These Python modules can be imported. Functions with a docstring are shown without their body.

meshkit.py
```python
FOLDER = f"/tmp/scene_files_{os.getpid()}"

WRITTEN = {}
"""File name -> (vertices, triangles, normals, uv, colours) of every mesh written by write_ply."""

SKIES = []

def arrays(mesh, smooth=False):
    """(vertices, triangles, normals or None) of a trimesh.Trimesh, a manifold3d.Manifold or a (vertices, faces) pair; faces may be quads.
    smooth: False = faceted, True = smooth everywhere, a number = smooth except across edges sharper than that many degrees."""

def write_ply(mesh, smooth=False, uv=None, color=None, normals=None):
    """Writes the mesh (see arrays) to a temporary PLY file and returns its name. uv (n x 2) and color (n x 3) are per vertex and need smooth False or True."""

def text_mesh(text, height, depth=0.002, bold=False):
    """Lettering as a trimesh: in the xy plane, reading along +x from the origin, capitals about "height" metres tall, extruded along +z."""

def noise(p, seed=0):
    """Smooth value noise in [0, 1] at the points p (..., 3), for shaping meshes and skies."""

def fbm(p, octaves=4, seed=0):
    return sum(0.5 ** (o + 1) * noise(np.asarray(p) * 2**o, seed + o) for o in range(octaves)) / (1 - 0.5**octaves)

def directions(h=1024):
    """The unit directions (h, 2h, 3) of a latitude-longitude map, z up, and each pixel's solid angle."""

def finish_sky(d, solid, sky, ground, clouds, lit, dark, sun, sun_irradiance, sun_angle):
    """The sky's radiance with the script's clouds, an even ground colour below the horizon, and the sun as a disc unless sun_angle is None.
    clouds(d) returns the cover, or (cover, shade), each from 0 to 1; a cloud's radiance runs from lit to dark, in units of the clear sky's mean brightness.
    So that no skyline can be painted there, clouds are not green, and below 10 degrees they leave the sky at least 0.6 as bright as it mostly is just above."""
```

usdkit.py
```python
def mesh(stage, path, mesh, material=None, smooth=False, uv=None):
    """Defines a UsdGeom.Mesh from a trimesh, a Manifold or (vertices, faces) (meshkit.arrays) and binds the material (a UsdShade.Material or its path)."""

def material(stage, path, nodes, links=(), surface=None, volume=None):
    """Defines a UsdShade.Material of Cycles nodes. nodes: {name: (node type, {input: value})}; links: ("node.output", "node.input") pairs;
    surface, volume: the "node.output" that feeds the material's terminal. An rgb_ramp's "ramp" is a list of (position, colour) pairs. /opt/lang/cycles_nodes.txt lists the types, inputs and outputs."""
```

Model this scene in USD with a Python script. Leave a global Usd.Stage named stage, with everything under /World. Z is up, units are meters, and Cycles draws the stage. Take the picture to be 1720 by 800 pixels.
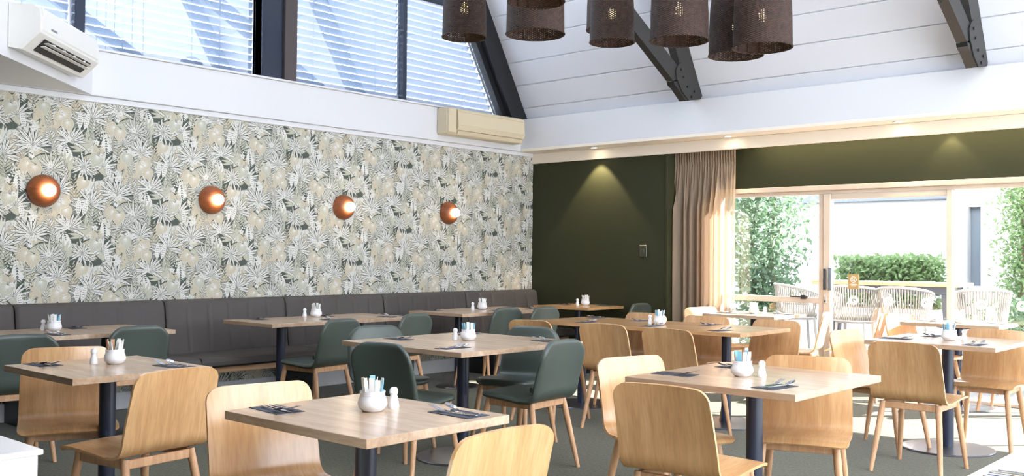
import math, random
import numpy as np, trimesh, usdkit, meshkit
from pxr import Usd, UsdGeom, UsdLux, UsdShade, Gf, Sdf, Vt
from shapely.geometry import Polygon
from shapely import affinity
from shapely.ops import unary_union

PI = math.pi
stage = Usd.Stage.CreateInMemory()
UsdGeom.SetStageUpAxis(stage, "Z"); UsdGeom.SetStageMetersPerUnit(stage, 1.0)
UsdGeom.Xform.Define(stage, "/World"); UsdGeom.Scope.Define(stage, "/World/Looks")
RNG = random.Random(7)

# ------------------------------------------------------------------ camera, sky, sun, exposure
CAM = dict(focal_px=1634.0, yaw=math.radians(41.72), pitch=math.radians(1.1), roll=math.radians(.51), eye=(0, 0, 1.3))
EXPOSURE = 1.58
SKY = (0.86, 0.92, 1.0)
SKY_STRENGTH = 0.75
SUN_COLOR, SUN_STRENGTH = (1.0, .96, .90), 4.2
SUN_AZ, SUN_EL = math.radians(45), math.radians(31)        # azimuth from +Y towards +X

def camera():
    y, p, r = CAM["yaw"], CAM["pitch"], CAM["roll"]
    fw = np.array([-math.sin(y)*math.cos(p), math.cos(y)*math.cos(p), math.sin(p)])
    rt = np.array([math.cos(y), math.sin(y), 0]); up = np.cross(rt, fw)
    r2, u2 = rt*math.cos(r) + up*math.sin(r), -rt*math.sin(r) + up*math.cos(r)
    m = np.eye(4); m[0, :3], m[1, :3], m[2, :3], m[3, :3] = r2, u2, -fw, CAM["eye"]
    c = UsdGeom.Camera.Define(stage, "/World/camera")
    c.AddTransformOp().Set(Gf.Matrix4d(*m.ravel().tolist()))
    c.CreateHorizontalApertureAttr(36.0); c.CreateVerticalApertureAttr(36.0*800/1720)
    c.CreateFocalLengthAttr(CAM["focal_px"]/1720*36.0)
    c.CreateClippingRangeAttr((0.05, 1000.0)); c.CreateExposureAttr(EXPOSURE)
camera()
dome = UsdLux.DomeLight.Define(stage, "/World/sky"); dome.CreateColorAttr(Gf.Vec3f(*SKY)); dome.CreateIntensityAttr(SKY_STRENGTH)
sun = UsdLux.DistantLight.Define(stage, "/World/sun")
sun.CreateColorAttr(Gf.Vec3f(*SUN_COLOR)); sun.CreateIntensityAttr(SUN_STRENGTH); sun.CreateAngleAttr(0.6); sun.CreateNormalizeAttr(True)
_s = np.array([math.sin(SUN_AZ)*math.cos(SUN_EL), math.cos(SUN_AZ)*math.cos(SUN_EL), math.sin(SUN_EL)])
_x = np.cross([0, 0, 1], _s); _x /= np.linalg.norm(_x); _y = np.cross(_s, _x)
_m = np.eye(4); _m[0, :3], _m[1, :3], _m[2, :3] = _x, _y, _s
sun.AddTransformOp().Set(Gf.Matrix4d(*_m.ravel().tolist()))

# ------------------------------------------------------------------ materials
def srgb(r, g, b):
    return tuple((c/12.92 if c <= .04045 else ((c+.055)/1.055)**2.4) for c in (r/255, g/255, b/255))
def mat(name, nodes, links=(), surface=None, **k):
    return usdkit.material(stage, "/World/Looks/"+name, nodes, links, surface=surface, **k)
def plain(name, col, rough=.5, metal=0., spec=.5, bump=None, **extra):
    n = {"p": ("principled_bsdf", dict(base_color=col, roughness=rough, metallic=metal, specular_ior_level=spec, **extra))}
    l = []
    if bump:
        n["t"] = ("texture_coordinate", {}); n["n"] = ("noise_texture", {"scale": bump[0], "detail": 3.0})
        n["b"] = ("bump", {"strength": bump[1], "distance": .002})
        l = [("t.object", "n.vector"), ("n.fac", "b.height"), ("b.normal", "p.normal")]
    return mat(name, n, l, "p.BSDF")
def wood(name, c0, c1, scale, rough=.4, spec=.5, vary=.18, fig=1.0):
    """Grain runs along the axis with the small scale."""
    n = {"t": ("texture_coordinate", {}), "o": ("object_info", {}), "ov": ("vector_math", {"math_type": "scale", "scale": 7.0}),
         "c": ("combine_xyz", {}), "a": ("vector_math", {"math_type": "add"}),
         "m": ("mapping", {"scale": scale}),
         "n1": ("noise_texture", {"scale": 1.0, "detail": 4.0, "roughness": .6, "distortion": .4*fig}),
         "m2": ("mapping", {"scale": tuple(s*7 for s in scale)}),
         "n2": ("noise_texture", {"scale": 1.0, "detail": 2.0, "roughness": .6}),
         "r": ("rgb_ramp", {"ramp": [(.25, c1), (.5, tuple((a+b)/2 for a, b in zip(c0, c1))), (.68, c0), (1., c0)]}),
         "mx": ("mix", {"mix_type": "multiply", "fac": .35}), "r2": ("rgb_ramp", {"ramp": [(.3, (.62, .56, .5)), (.6, (1, 1, 1))]}),
         "h": ("hsv", {}), "mr": ("map_range", {"from_min": 0., "from_max": 1., "to_min": 1-vary, "to_max": 1+vary*.6}),
         "p": ("principled_bsdf", {"roughness": rough, "specular_ior_level": spec})}
    l = [("o.random", "c.x"), ("o.random", "c.y"), ("c.vector", "ov.vector1"), ("t.object", "a.vector1"), ("ov.vector", "a.vector2"),
         ("a.vector", "m.vector"), ("m.vector", "n1.vector"), ("a.vector", "m2.vector"), ("m2.vector", "n2.vector"),
         ("n1.fac", "r.fac"), ("n2.fac", "r2.fac"), ("r.color", "mx.color1"), ("r2.color", "mx.color2"),
         ("o.random", "mr.value"), ("mr.result", "h.value"), ("mx.color", "h.color"), ("h.color", "p.base_color")]
    return mat(name, n, l, "p.BSDF")

M = {}
M["white"] = plain("white_paint", srgb(220, 221, 224), .55, bump=(60, .03))
M["cream"] = plain("cream_paint", srgb(244, 234, 220), .5)
M["board"] = plain("ceiling_board_paint", srgb(220, 222, 229), .55, bump=(40, .03))
M["green"] = plain("green_wall_paint", srgb(54, 56, 38), .7, spec=.2, bump=(90, .06))
M["black"] = plain("black_steel", srgb(26, 28, 32), .38, bump=(40, .05))
M["beam"] = plain("dark_beam_paint", srgb(44, 43, 42), .5, bump=(30, .06))
M["frame"] = plain("dark_window_frame", srgb(48, 56, 72), .2)
M["post_brown"] = plain("brown_post_paint", srgb(80, 72, 72), .4)
M["pole"] = plain("black_powder_coat", srgb(44, 51, 70), .34)
M["base"] = plain("table_base_steel", srgb(120, 120, 126), .28, metal=.8)
M["chair_wood"] = wood("chair_oak_veneer", srgb(226, 182, 132), srgb(200, 150, 100), (16, 2.2, 1.6), .27, spec=1.0, vary=.12)
M["leg_wood"] = wood("chair_oak_leg", srgb(218, 174, 134), srgb(192, 146, 108), (40, 40, 3), .42, vary=.08)
M["table_wood"] = wood("table_oak_top", srgb(204, 178, 152), srgb(174, 144, 118), (1.6, 14, 14), .24, .5, vary=.06, fig=.6)
M["table_wood_warm"] = wood("table_oak_top_warm", srgb(208, 168, 122), srgb(176, 132, 88), (1.6, 14, 14), .26, .5, vary=.06, fig=.6)
M["rail_wood"] = wood("bench_rail_oak", srgb(205, 165, 125), srgb(170, 128, 90), (20, 1.2, 20), .45)
M["sconce_wood"] = wood("sconce_walnut", srgb(176, 102, 58), srgb(122, 66, 34), (9, 3, 14), .42)
M["vinyl"] = plain("charcoal_vinyl", srgb(82, 77, 75), .6, spec=.35, bump=(220, .12))
M["leather"] = plain("dark_green_leather", srgb(68, 78, 72), .44, spec=.7, bump=(160, .12))
M["piping"] = plain("green_leather_piping", srgb(50, 64, 58), .4)
M["ceramic"] = plain("white_ceramic", srgb(240, 240, 242), .16)
M["paper_white"] = plain("sachet_paper_white", srgb(238, 238, 236), .6)
M["paper_blue"] = plain("sachet_paper_blue", srgb(128, 184, 206), .55)
M["paper_brown"] = plain("sachet_paper_brown", srgb(196, 150, 112), .6)
M["steel"] = plain("cutlery_steel", (.62, .62, .64), .16, metal=1.)
M["napkin"] = plain("slate_napkin", srgb(66, 70, 82), .7, bump=(400, .1))
M["ac_white"] = plain("air_conditioner_plastic", srgb(232, 230, 224), .35)
M["ac_beige"] = plain("aged_beige_plastic", srgb(214, 200, 170), .45)
M["dark"] = plain("dark_void", srgb(40, 38, 36), .6)
M["counter"] = plain("white_laminate", srgb(240, 240, 242), .3)
M["plate_dark"] = plain("dark_switch_plastic", srgb(58, 60, 44), .3)
M["bolt"] = plain("bolt_head", srgb(30, 30, 32), .4)
M["handle"] = plain("black_handle", srgb(40, 38, 38), .35)
M["chrome"] = plain("satin_steel", (.6, .6, .6), .3, metal=1.)
M["alu"] = plain("cream_door_frame", srgb(204, 190, 174), .4)
M["gold"] = plain("gold_card", srgb(172, 146, 96), .5)
M["decal"] = plain("frosted_white_decal", srgb(246, 246, 246), .6)
M["louvre"] = plain("louvre_blade_white", srgb(208, 219, 231), .5)
M["cord"] = plain("black_cord", srgb(24, 22, 22), .6)
M["patio"] = plain("patio_paving", srgb(150, 150, 152), .8, bump=(12, .1))
M["render"] = plain("white_render", srgb(206, 206, 208), .8, bump=(30, .1))
M["fascia"] = plain("grey_fascia", srgb(104, 112, 124), .6)
M["grey_metal"] = plain("grey_table_metal", srgb(84, 88, 98), .45)
M["timber_out"] = wood("outdoor_timber", srgb(220, 190, 150), srgb(190, 156, 116), (2, 20, 20), .5)
M["rope"] = plain("pale_rope", srgb(146, 143, 137), .8)
M["white_metal"] = plain("white_metal", srgb(165, 165, 165), .4)
M["bark"] = plain("bark", srgb(122, 108, 92), .9, bump=(40, .4))
M["glass_dark"] = plain("niche_glass", srgb(120, 132, 144), .08)

def pane(name, base=.04, tint=(1, 1, 1)):
    return mat(name, {"f": ("layer_weight", {"blend": .5}), "pw": ("math", {"math_type": "power", "value2": 4.0}), "ma": ("math", {"math_type": "multiply_add", "value2": .8, "value3": base}),
                      "t": ("transparent_bsdf", {"color": tint}), "g": ("glossy_bsdf", {"color": (1, 1, 1), "roughness": .0}), "m": ("mix_closure", {})},
               [("f.facing", "pw.value1"), ("pw.value", "ma.value1"), ("ma.value", "m.fac"), ("t.BSDF", "m.closure1"), ("g.BSDF", "m.closure2")], "m.closure")
M["pane"] = pane("window_pane"); M["pane_coated"] = pane("coated_window_pane", .27, (.9, .94, 1.0))

def glow(name, col, strength):
    return mat(name, {"e": ("emission", {"color": col, "strength": strength})}, [], "e.emission")
M["globe"] = glow("opal_globe_lit", (1.0, .82, .60), 11.0)
M["bulb"] = glow("filament_bulb_lit", (1.0, .66, .26), 6.0)
M["strip_glow"] = glow("strip_lit", (1.0, .86, .62), 17.0)
M["downlight"] = glow("downlight_lit", (1.0, .84, .6), 14.0)

def carpet():
    n = {"t": ("texture_coordinate", {}), "n": ("noise_texture", {"scale": 260.0, "detail": 2.0}), "n2": ("noise_texture", {"scale": 1.6, "detail": 3.0}),
         "n3": ("noise_texture", {"scale": 55.0, "detail": 3.0}),
         "r": ("rgb_ramp", {"ramp": [(.3, srgb(58, 58, 38)), (.7, srgb(90, 90, 64))]}),
         "mx": ("mix", {"mix_type": "multiply", "fac": .35}), "r2": ("rgb_ramp", {"ramp": [(.35, (.72, .72, .72)), (.65, (1, 1, 1))]}),
         "a": ("math", {"math_type": "multiply_add", "value2": .5}), "b": ("bump", {"strength": .5, "distance": .004}),
         "p": ("principled_bsdf", {"roughness": .9, "sheen_weight": .22, "sheen_roughness": .4, "specular_ior_level": .15})}
    return mat("green_carpet", n, [("t.object", "n.vector"), ("t.object", "n2.vector"), ("t.object", "n3.vector"), ("n3.fac", "r.fac"), ("r.color", "mx.color1"),
        ("n2.fac", "r2.fac"), ("r2.color", "mx.color2"), ("mx.color", "p.base_color"), ("n.fac", "a.value1"), ("n3.fac", "a.value3"), ("a.value", "b.height"), ("b.normal", "p.normal")], "p.BSDF")
M["carpet"] = carpet()

def fabric():
    n = {"t": ("texture_coordinate", {}), "m": ("mapping", {"scale": (240, 240, 240)}), "n": ("noise_texture", {"scale": 1.0, "detail": 2.0}),
         "r": ("rgb_ramp", {"ramp": [(.3, srgb(186, 165, 143)), (.7, srgb(216, 198, 178))]}),
         "d": ("diffuse_bsdf", {}), "tr": ("translucent_bsdf", {}), "tp": ("transparent_bsdf", {"color": (1., .93, .86)}), "mx": ("mix_closure", {"fac": .45}), "mx2": ("mix_closure", {"fac": .26})}
    return mat("linen_curtain", n, [("t.object", "m.vector"), ("m.vector", "n.vector"), ("n.fac", "r.fac"), ("r.color", "d.color"), ("r.color", "tr.color"),
        ("d.BSDF", "mx.closure1"), ("tr.BSDF", "mx.closure2"), ("mx.closure", "mx2.closure1"), ("tp.BSDF", "mx2.closure2")], "mx2.closure")
M["linen"] = fabric()

def wicker():
    """Woven cane: fine weave relief with small see-through gaps between the strands."""
    n = {"t": ("texture_coordinate", {}), "s": ("separate_xyz", {}), "at": ("math", {"math_type": "arctan2"}),
         "u": ("math", {"math_type": "multiply", "value2": 44.0}), "v": ("math", {"math_type": "multiply", "value2": 480.0}),
         "su": ("math", {"math_type": "sine"}), "sv": ("math", {"math_type": "sine"}), "pr": ("math", {"math_type": "multiply"}),
         "n": ("noise_texture", {"scale": 26.0, "detail": 4.0, "roughness": .7}), "ns": ("math", {"math_type": "multiply_add", "value2": 1.0}),
         "gt": ("math", {"math_type": "less_than", "value2": 1.42}),
         "r": ("rgb_ramp", {"ramp": [(.3, srgb(42, 29, 24)), (.7, srgb(76, 53, 43))]}),
         "b": ("bump", {"strength": .8, "distance": .004}), "p": ("principled_bsdf", {"roughness": .65}), "tp": ("transparent_bsdf", {}), "m": ("mix_closure", {})}
    return mat("woven_cane", n, [("t.object", "s.vector"), ("s.y", "at.value1"), ("s.x", "at.value2"), ("at.value", "u.value1"), ("s.z", "v.value1"),
        ("u.value", "su.value1"), ("v.value", "sv.value1"), ("su.value", "pr.value1"), ("sv.value", "pr.value2"), ("t.object", "n.vector"),
        ("n.fac", "ns.value1"), ("pr.value", "ns.value3"), ("ns.value", "gt.value1"), ("n.fac", "r.fac"), ("r.color", "p.base_color"), ("pr.value", "b.height"), ("b.normal", "p.normal"),
        ("gt.value", "m.fac"), ("tp.BSDF", "m.closure1"), ("p.BSDF", "m.closure2")], "m.closure")
M["wicker"] = wicker()

def leafmat(name, c0, c1):
    n = {"o": ("geometry", {}), "r": ("rgb_ramp", {"ramp": [(0, c0), (1, c1)]}), "d": ("principled_bsdf", {"roughness": .4}), "tr": ("translucent_bsdf", {}), "m": ("mix_closure", {"fac": .5})}
    return mat(name, n, [("o.random_per_island", "r.fac"), ("r.color", "d.base_color"), ("r.color", "tr.color"), ("d.BSDF", "m.closure1"), ("tr.BSDF", "m.closure2")], "m.closure")
M["leaf"] = leafmat("garden_leaf", srgb(126, 152, 106), srgb(214, 222, 166))
M["leaf2"] = leafmat("climber_leaf", srgb(106, 134, 104), srgb(206, 216, 168))

M["print"] = mat("wallpaper_ink", {"a": ("attribute", {"attribute": "ink"}), "p": ("principled_bsdf", {"roughness": .7, "specular_ior_level": .25})}, [("a.color", "p.base_color")], "p.BSDF")
M["paper"] = plain("wallpaper_ground", srgb(82, 90, 82), .7, spec=.25)

# ------------------------------------------------------------------ mesh helpers
def box(x0, x1, y0, y1, z0, z1, b=0.):
    x0, x1 = min(x0, x1), max(x0, x1); y0, y1 = min(y0, y1), max(y0, y1); z0, z1 = min(z0, z1), max(z0, z1)
    if b <= 0:
        m = trimesh.creation.box((x1-x0, y1-y0, z1-z0)); m.apply_translation(((x0+x1)/2, (y0+y1)/2, (z0+z1)/2)); return m
    P = []
    for x, sx in ((x0, 1), (x1, -1)):
        for y, sy in ((y0, 1), (y1, -1)):
            for z, sz in ((z0, 1), (z1, -1)):
                P += [(x, y+sy*b, z+sz*b), (x+sx*b, y, z+sz*b), (x+sx*b, y+sy*b, z)]
    return trimesh.convex.convex_hull(np.array(P))
def cat(*ms):
    return trimesh.util.concatenate([m for m in ms])
def hull(P):
    return trimesh.convex.convex_hull(np.array(P, float))
def ring(c, r, ax, n=12, rz=None):
    ax = np.array(ax, float); ax /= np.linalg.norm(ax)
    a = np.cross(ax, [0, 0, 1] if abs(ax[2]) < .9 else [1, 0, 0]); a /= np.linalg.norm(a); b = np.cross(ax, a)
    t = np.linspace(0, 2*PI, n, endpoint=False)
    return np.array(c) + r*np.cos(t)[:, None]*a + (rz or r)*np.sin(t)[:, None]*b
def tube(pts, radii, n=12, caps=True):
    pts = np.array(pts, float); k = len(pts); radii = np.broadcast_to(radii, (k,))
    tan = np.gradient(pts, axis=0); tan /= np.linalg.norm(tan, axis=1)[:, None]
    ref = np.array([0, 0, 1.]) if abs(tan[:, 2]).max() < .95 else np.array([1., 0.13, 0])
    V = []
    for p, d, r in zip(pts, tan, radii):
        a = np.cross(d, ref); a /= np.linalg.norm(a); b = np.cross(d, a)
        t = np.linspace(0, 2*PI, n, endpoint=False)
        V.append(p + r*np.cos(t)[:, None]*a + r*np.sin(t)[:, None]*b)
    V = np.vstack(V); F = []
    for i in range(k-1):
        for j in range(n):
            a, b = i*n+j, i*n+(j+1) % n
            F += [(a, b, b+n), (a, b+n, a+n)]
    if caps:
        V = np.vstack([V, pts[:1], pts[-1:]])
        for j in range(n):
            F += [(k*n, (j+1) % n, j), (k*n+1, (k-1)*n+j, (k-1)*n+(j+1) % n)]
    m = trimesh.Trimesh(V, F, process=False); trimesh.repair.fix_normals(m); return m
def lathe(prof, n=32):
    """prof: (r, z) pairs; a closed profile is up to the caller."""
    prof = [(max(r, 1e-4), z) for r, z in prof]; k = len(prof)
    t = np.linspace(0, 2*PI, n, endpoint=False)
    V = np.array([(r*math.cos(a), r*math.sin(a), z) for r, z in prof for a in t]); F = []
    for i in range(k-1):
        for j in range(n):
            a, b = i*n+j, i*n+(j+1) % n
            F += [(a, b, b+n), (a, b+n, a+n)]
    return trimesh.Trimesh(V, F, process=False)
def extrude(poly, depth, M4=None):
    if not isinstance(poly, Polygon) and not hasattr(poly, "geoms"): poly = Polygon(poly)
    m = cat(*[trimesh.creation.extrude_polygon(g, depth, engine="earcut") for g in getattr(poly, "geoms", [poly])])
    if M4 is not None: m.apply_transform(M4)
    return m
def yz_prism(pts, x0, x1):
    """Polygon given in (y, z) extruded from x0 to x1."""
    m = extrude(pts, abs(x1-x0)); v = m.vertices.copy()
    m.vertices = np.column_stack([v[:, 2]+min(x0, x1), v[:, 0], v[:, 1]]); m.fix_normals(); return m
def grid(P):
    """Quad grid of points (a, b, 3) to triangles."""
    a, b = P.shape[:2]; i = np.arange(a*b).reshape(a, b)
    q = np.stack([i[:-1, :-1], i[1:, :-1], i[1:, 1:], i[:-1, 1:]], -1).reshape(-1, 4)
    return P.reshape(-1, 3), np.vstack([q[:, [0, 1, 2]], q[:, [0, 2, 3]]])
def moved(m, d=(0, 0, 0), rz=0.):
    m = m.copy()
    if rz: m.apply_transform(trimesh.transformations.rotation_matrix(rz, [0, 0, 1]))
    m.apply_translation(d); return m

# ------------------------------------------------------------------ object helpers
used = {}
def numbered(base):
    k = used.get(base, 0); used[base] = k+1
    return base if k == 0 else f"{base}_{k:03d}"
def put(prim, **d):
    for k, v in d.items():
        if v: prim.SetCustomDataByKey(k, v)
def obj(name, mesh, m, parent=None, smooth=30, **d):
    root = parent.GetPath().pathString if parent is not None else "/World"
    path = numbered(root+"/"+name)
    p = usdkit.mesh(stage, path, mesh, M[m] if isinstance(m, str) else m, smooth).GetPrim()
    put(p, **d); return p
def thing(name, label, category, loc=(0, 0, 0), rz=0., group=None, kind=None):
    x = UsdGeom.Xform.Define(stage, numbered("/World/"+name))
    x.AddTranslateOp().Set(Gf.Vec3d(*map(float, loc))); x.AddRotateZOp().Set(math.degrees(rz))
    put(x.GetPrim(), label=label, category=category, group=group, kind=kind); return x.GetPrim()
def dup(src, label, loc, rz=0., group=None, name=None):
    x = UsdGeom.Xform.Define(stage, numbered("/World/"+(name or src.GetName().rstrip("0123456789").rstrip("_"))))
    p = x.GetPrim(); p.GetReferences().AddInternalReference(src.GetPath())
    x.ClearXformOpOrder(); x.AddTranslateOp().Set(Gf.Vec3d(*map(float, loc))); x.AddRotateZOp().Set(math.degrees(rz))
    was = src.GetCustomData(); put(p, label=label, category=was["category"], group=group or was.get("group")); p.SetInstanceable(True); return p
protos = {}
def copies(key, build, name, label, category, loc, rz=0., group=None):
    """The first of a kind is built with its parts, each later one references it."""
    if key not in protos:
        protos[key] = thing(name, label, category, loc, rz, group); build(protos[key]); return protos[key]
    return dup(protos[key], label, loc, rz, group, name)
def struct(name, mesh, m, label=None, parent=None, smooth=30, category=None):
    return obj(name, mesh, m, parent, smooth, **({} if parent is not None else dict(kind="structure", label=label, category=category)))
def struct_group(name, label, category):
    x = UsdGeom.Xform.Define(stage, numbered("/World/"+name)); put(x.GetPrim(), label=label, category=category, kind="structure"); return x.GetPrim()

# ================================================================== THE ROOM
XW, YB, YF, ZS, ZL = -7.84, 9.42, 8.88, 2.58, 2.97     # left wall, back wall, bulkhead face, soffit, ledge
XR, YR = 1.6, -2.6                                      # where the room stops being built, right and rear
SL = math.sqrt(3.0)                                     # roof pitch 60 degrees
YC = 8.95                                               # the ceiling's foot at ZL
RIDGE_Y = 5.3; RIDGE_Z = ZL + SL*(YC-RIDGE_Y)

struct("floor", box(-8.0, XR, YR, YB, -.12, 0), "carpet", "olive green carpet across the whole restaurant", category="floor")
# --- left wall with wallpaper
wl = struct_group("wall_left", "left wall papered with pale botanical leaves under a white band", "wall")
struct("wall_core", box(XW-.16, XW, YR, 9.17, 0, ZS), "paper", parent=wl)
struct("white_band", box(XW-.16, XW+.05, YR, 9.149, ZS+.001, ZL-.02, .004), "white", parent=wl)
struct("window_ledge", box(XW-.16, XW+.07, YR, 8.9, ZL-.0195, ZL, .003), "white", parent=wl)
struct("cornice_strip", box(XW+.001, XW+.022, YR, 9.15, 2.533, ZS, .003), "white", parent=wl)
struct("baseboard_left", box(XW+.001, XW+.02, YR, 9.17, 0.0005, .145, .004), "white", "white skirting board under the banquette", category="skirting")

# --- printed leaves of the wallpaper: flat ink shapes on the paper, one strip per roll
def leaf_strip(base, ang, length, width, bend=0., n=6, tip=1.0, fat=.45):
    """One leaf blade as a triangle strip in 2D: points left, right along a bent spine."""
    t = np.linspace(0, 1, n+1); a = ang + bend*t
    dx = np.concatenate([[0], np.cumsum(np.cos(a[:-1])*length/n)]); dy = np.concatenate([[0], np.cumsum(np.sin(a[:-1])*length/n)])
    w = width*np.sin(PI*np.clip(t, 0, 1)**(.55/fat*.45+.3))**.8 * tip; w[0] = max(w[0], width*.12); w[-1] = 0
    L = np.column_stack([base[0]+dx-np.sin(a)*w, base[1]+dy+np.cos(a)*w]); R = np.column_stack([base[0]+dx+np.sin(a)*w, base[1]+dy-np.cos(a)*w])
    V = np.empty((2*(n+1), 2)); V[0::2] = L; V[1::2] = R
    F = [(2*i, 2*i+1, 2*i+3) for i in range(n)] + [(2*i, 2*i+3, 2*i+2) for i in range(n)]
    return V, np.array(F), (np.column_stack([base[0]+dx, base[1]+dy]), a, w)
WHITE, PALE, TAN, SAGE, GREY, DARK, CREAM = (srgb(*c) for c in ((220, 219, 213), (206, 206, 197), (194, 185, 163), (184, 184, 167), (138, 140, 131), (80, 88, 80), (214, 207, 190)))
def wallpaper_tile(W, H):
    rng = random.Random(21); S = []                      # S: (verts, faces, colour), later ones on top
    def add(v, f, c): S.append((np.asarray(v, float), np.asarray(f, int), c))
    def line(p, q, w, c):
        p, q = np.array(p), np.array(q); d = q-p; l = np.hypot(*d)
        if l < 1e-6: return
        nn = np.array([-d[1], d[0]])/l*w
        add([p+nn, p-nn, q], [(0, 1, 2)], c)
    def blade(b, a, l, w, c, bend=0., mid=None, edge=None, n=6, veins=0, fat=.45):
        if edge: add(*leaf_strip(b, a, l*1.03, w*1.25+.0018, bend, n, fat=fat)[:2], edge)
        v, f, (sp, aa, ww) = leaf_strip(b, a, l, w, bend, n, fat=fat); add(v, f, c)
        if mid:
            for i in range(0, n, 2):
                line(sp[i], sp[min(i+2, n)], .0016, mid)
        for k in range(veins):
            i = (k+.6)/(veins+.3)*n; j = int(i); fr = i-j
            p = sp[j]*(1-fr)+sp[min(j+1, n)]*fr; a0 = aa[j]; wj = ww[j]*(1-fr)+ww[min(j+1, n)]*fr
            for s in (1, -1):
                line(p, p+np.array([math.cos(a0+s*.75), math.sin(a0+s*.75)])*wj*1.25, .0009, mid)
    def agave(x, y, r, c=WHITE, full=False, k=15):
        for i in range(k):
            a = (2*PI*i/k if full else PI*(-.12+1.24*i/(k-1))) + rng.uniform(-.08, .08); l = r*rng.uniform(.75, 1.12)
            blade((x, y), a, l, r*.062, c, rng.uniform(-.25, .25), mid=GREY, edge=DARK, n=5, fat=.5)
    def palm(x, y, r, ang, c):
        for i in range(9):
            a = ang + (i-4)*.30; l = r*(1-.05*abs(i-4)); blade((x, y), a, l, r*.075, c, rng.uniform(-.1, .1), mid=CREAM, edge=None, n=5)
        line((x, y), (x-math.cos(ang)*r*.6, y-math.sin(ang)*r*.6), .003, GREY)
    def heart(x, y, r, ang, c):
        ca, sa = math.cos(ang), math.sin(ang); P = []
        for t in np.linspace(0, 2*PI, 22, endpoint=False):
            q = 16*math.sin(t)**3/17; h = -(13*math.cos(t)-5*math.cos(2*t)-2*math.cos(3*t)-math.cos(4*t))/17
            h *= 1.3; P.append((x+r*(h*ca-q*sa), y+r*(h*sa+q*ca)))
        P = np.array(P); ctr = P.mean(0)
        for s, col in ((1.07, CREAM), (1.0, c)):
            Q = ctr+(P-ctr)*s; add(np.vstack([ctr, Q]), [(0, 1+i, 1+(i+1) % 22) for i in range(22)], col)
        a0 = ctr-np.array([ca, sa])*r*.62
        for da in (-1.5, -1.15, -.8, -.5, -.25, 0, .25, .5, .8, 1.15, 1.5):
            line(a0, a0+np.array([math.cos(ang+da), math.sin(ang+da)])*r*(1.7-.62*abs(da)), .0021, WHITE)
    def fern(x, y, l, ang, c, bend=.4, k=11, edge=None, fat=.17):
        t = np.linspace(0, 1, k)
        px, py = x, y
        for i in range(k):
            a = ang+bend*t[i]; px += math.cos(a)*l/k; py += math.sin(a)*l/k; s = l*.34*math.sin(PI*(.15+.8*t[i]))
            for d in (1, -1): blade((px, py), a+d*1.0, s, s*fat, c, -d*.45, mid=GREY if edge else None, edge=edge, n=4)
    def broad(x, y, l, ang, c, vein, bend=.2):
        blade((x, y), ang, l, l*.22, c, bend, mid=vein, edge=DARK, n=8, veins=9, fat=.4)
    def zebra(x, y, l, ang):
        v, f, (sp, aa, ww) = leaf_strip((x, y), ang, l, l*.15, .1, 8); add(v, f, WHITE)
        for i in range(1, 8):
            for s in (1, -1):
                nn = np.array([-math.sin(aa[i]), math.cos(aa[i])])*s
                line(sp[i]+nn*.003, sp[i]+nn*ww[i]*.8, .0032, DARK)
    def bud(x, y, r):
        for i in range(5):
            blade((x, y), 2*PI*i/5+.3, r, r*.3, WHITE, 0, mid=GREY, n=4)
    def pebbles(x, y, r):
        for i in range(9):
            a, d = rng.uniform(0, 2*PI), r*math.sqrt(rng.random()); blade((x+d*math.cos(a), y+d*math.sin(a)), a+.6, r*.4, r*.13, SAGE if i % 3 else WHITE, 0, n=4, fat=.6)
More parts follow.
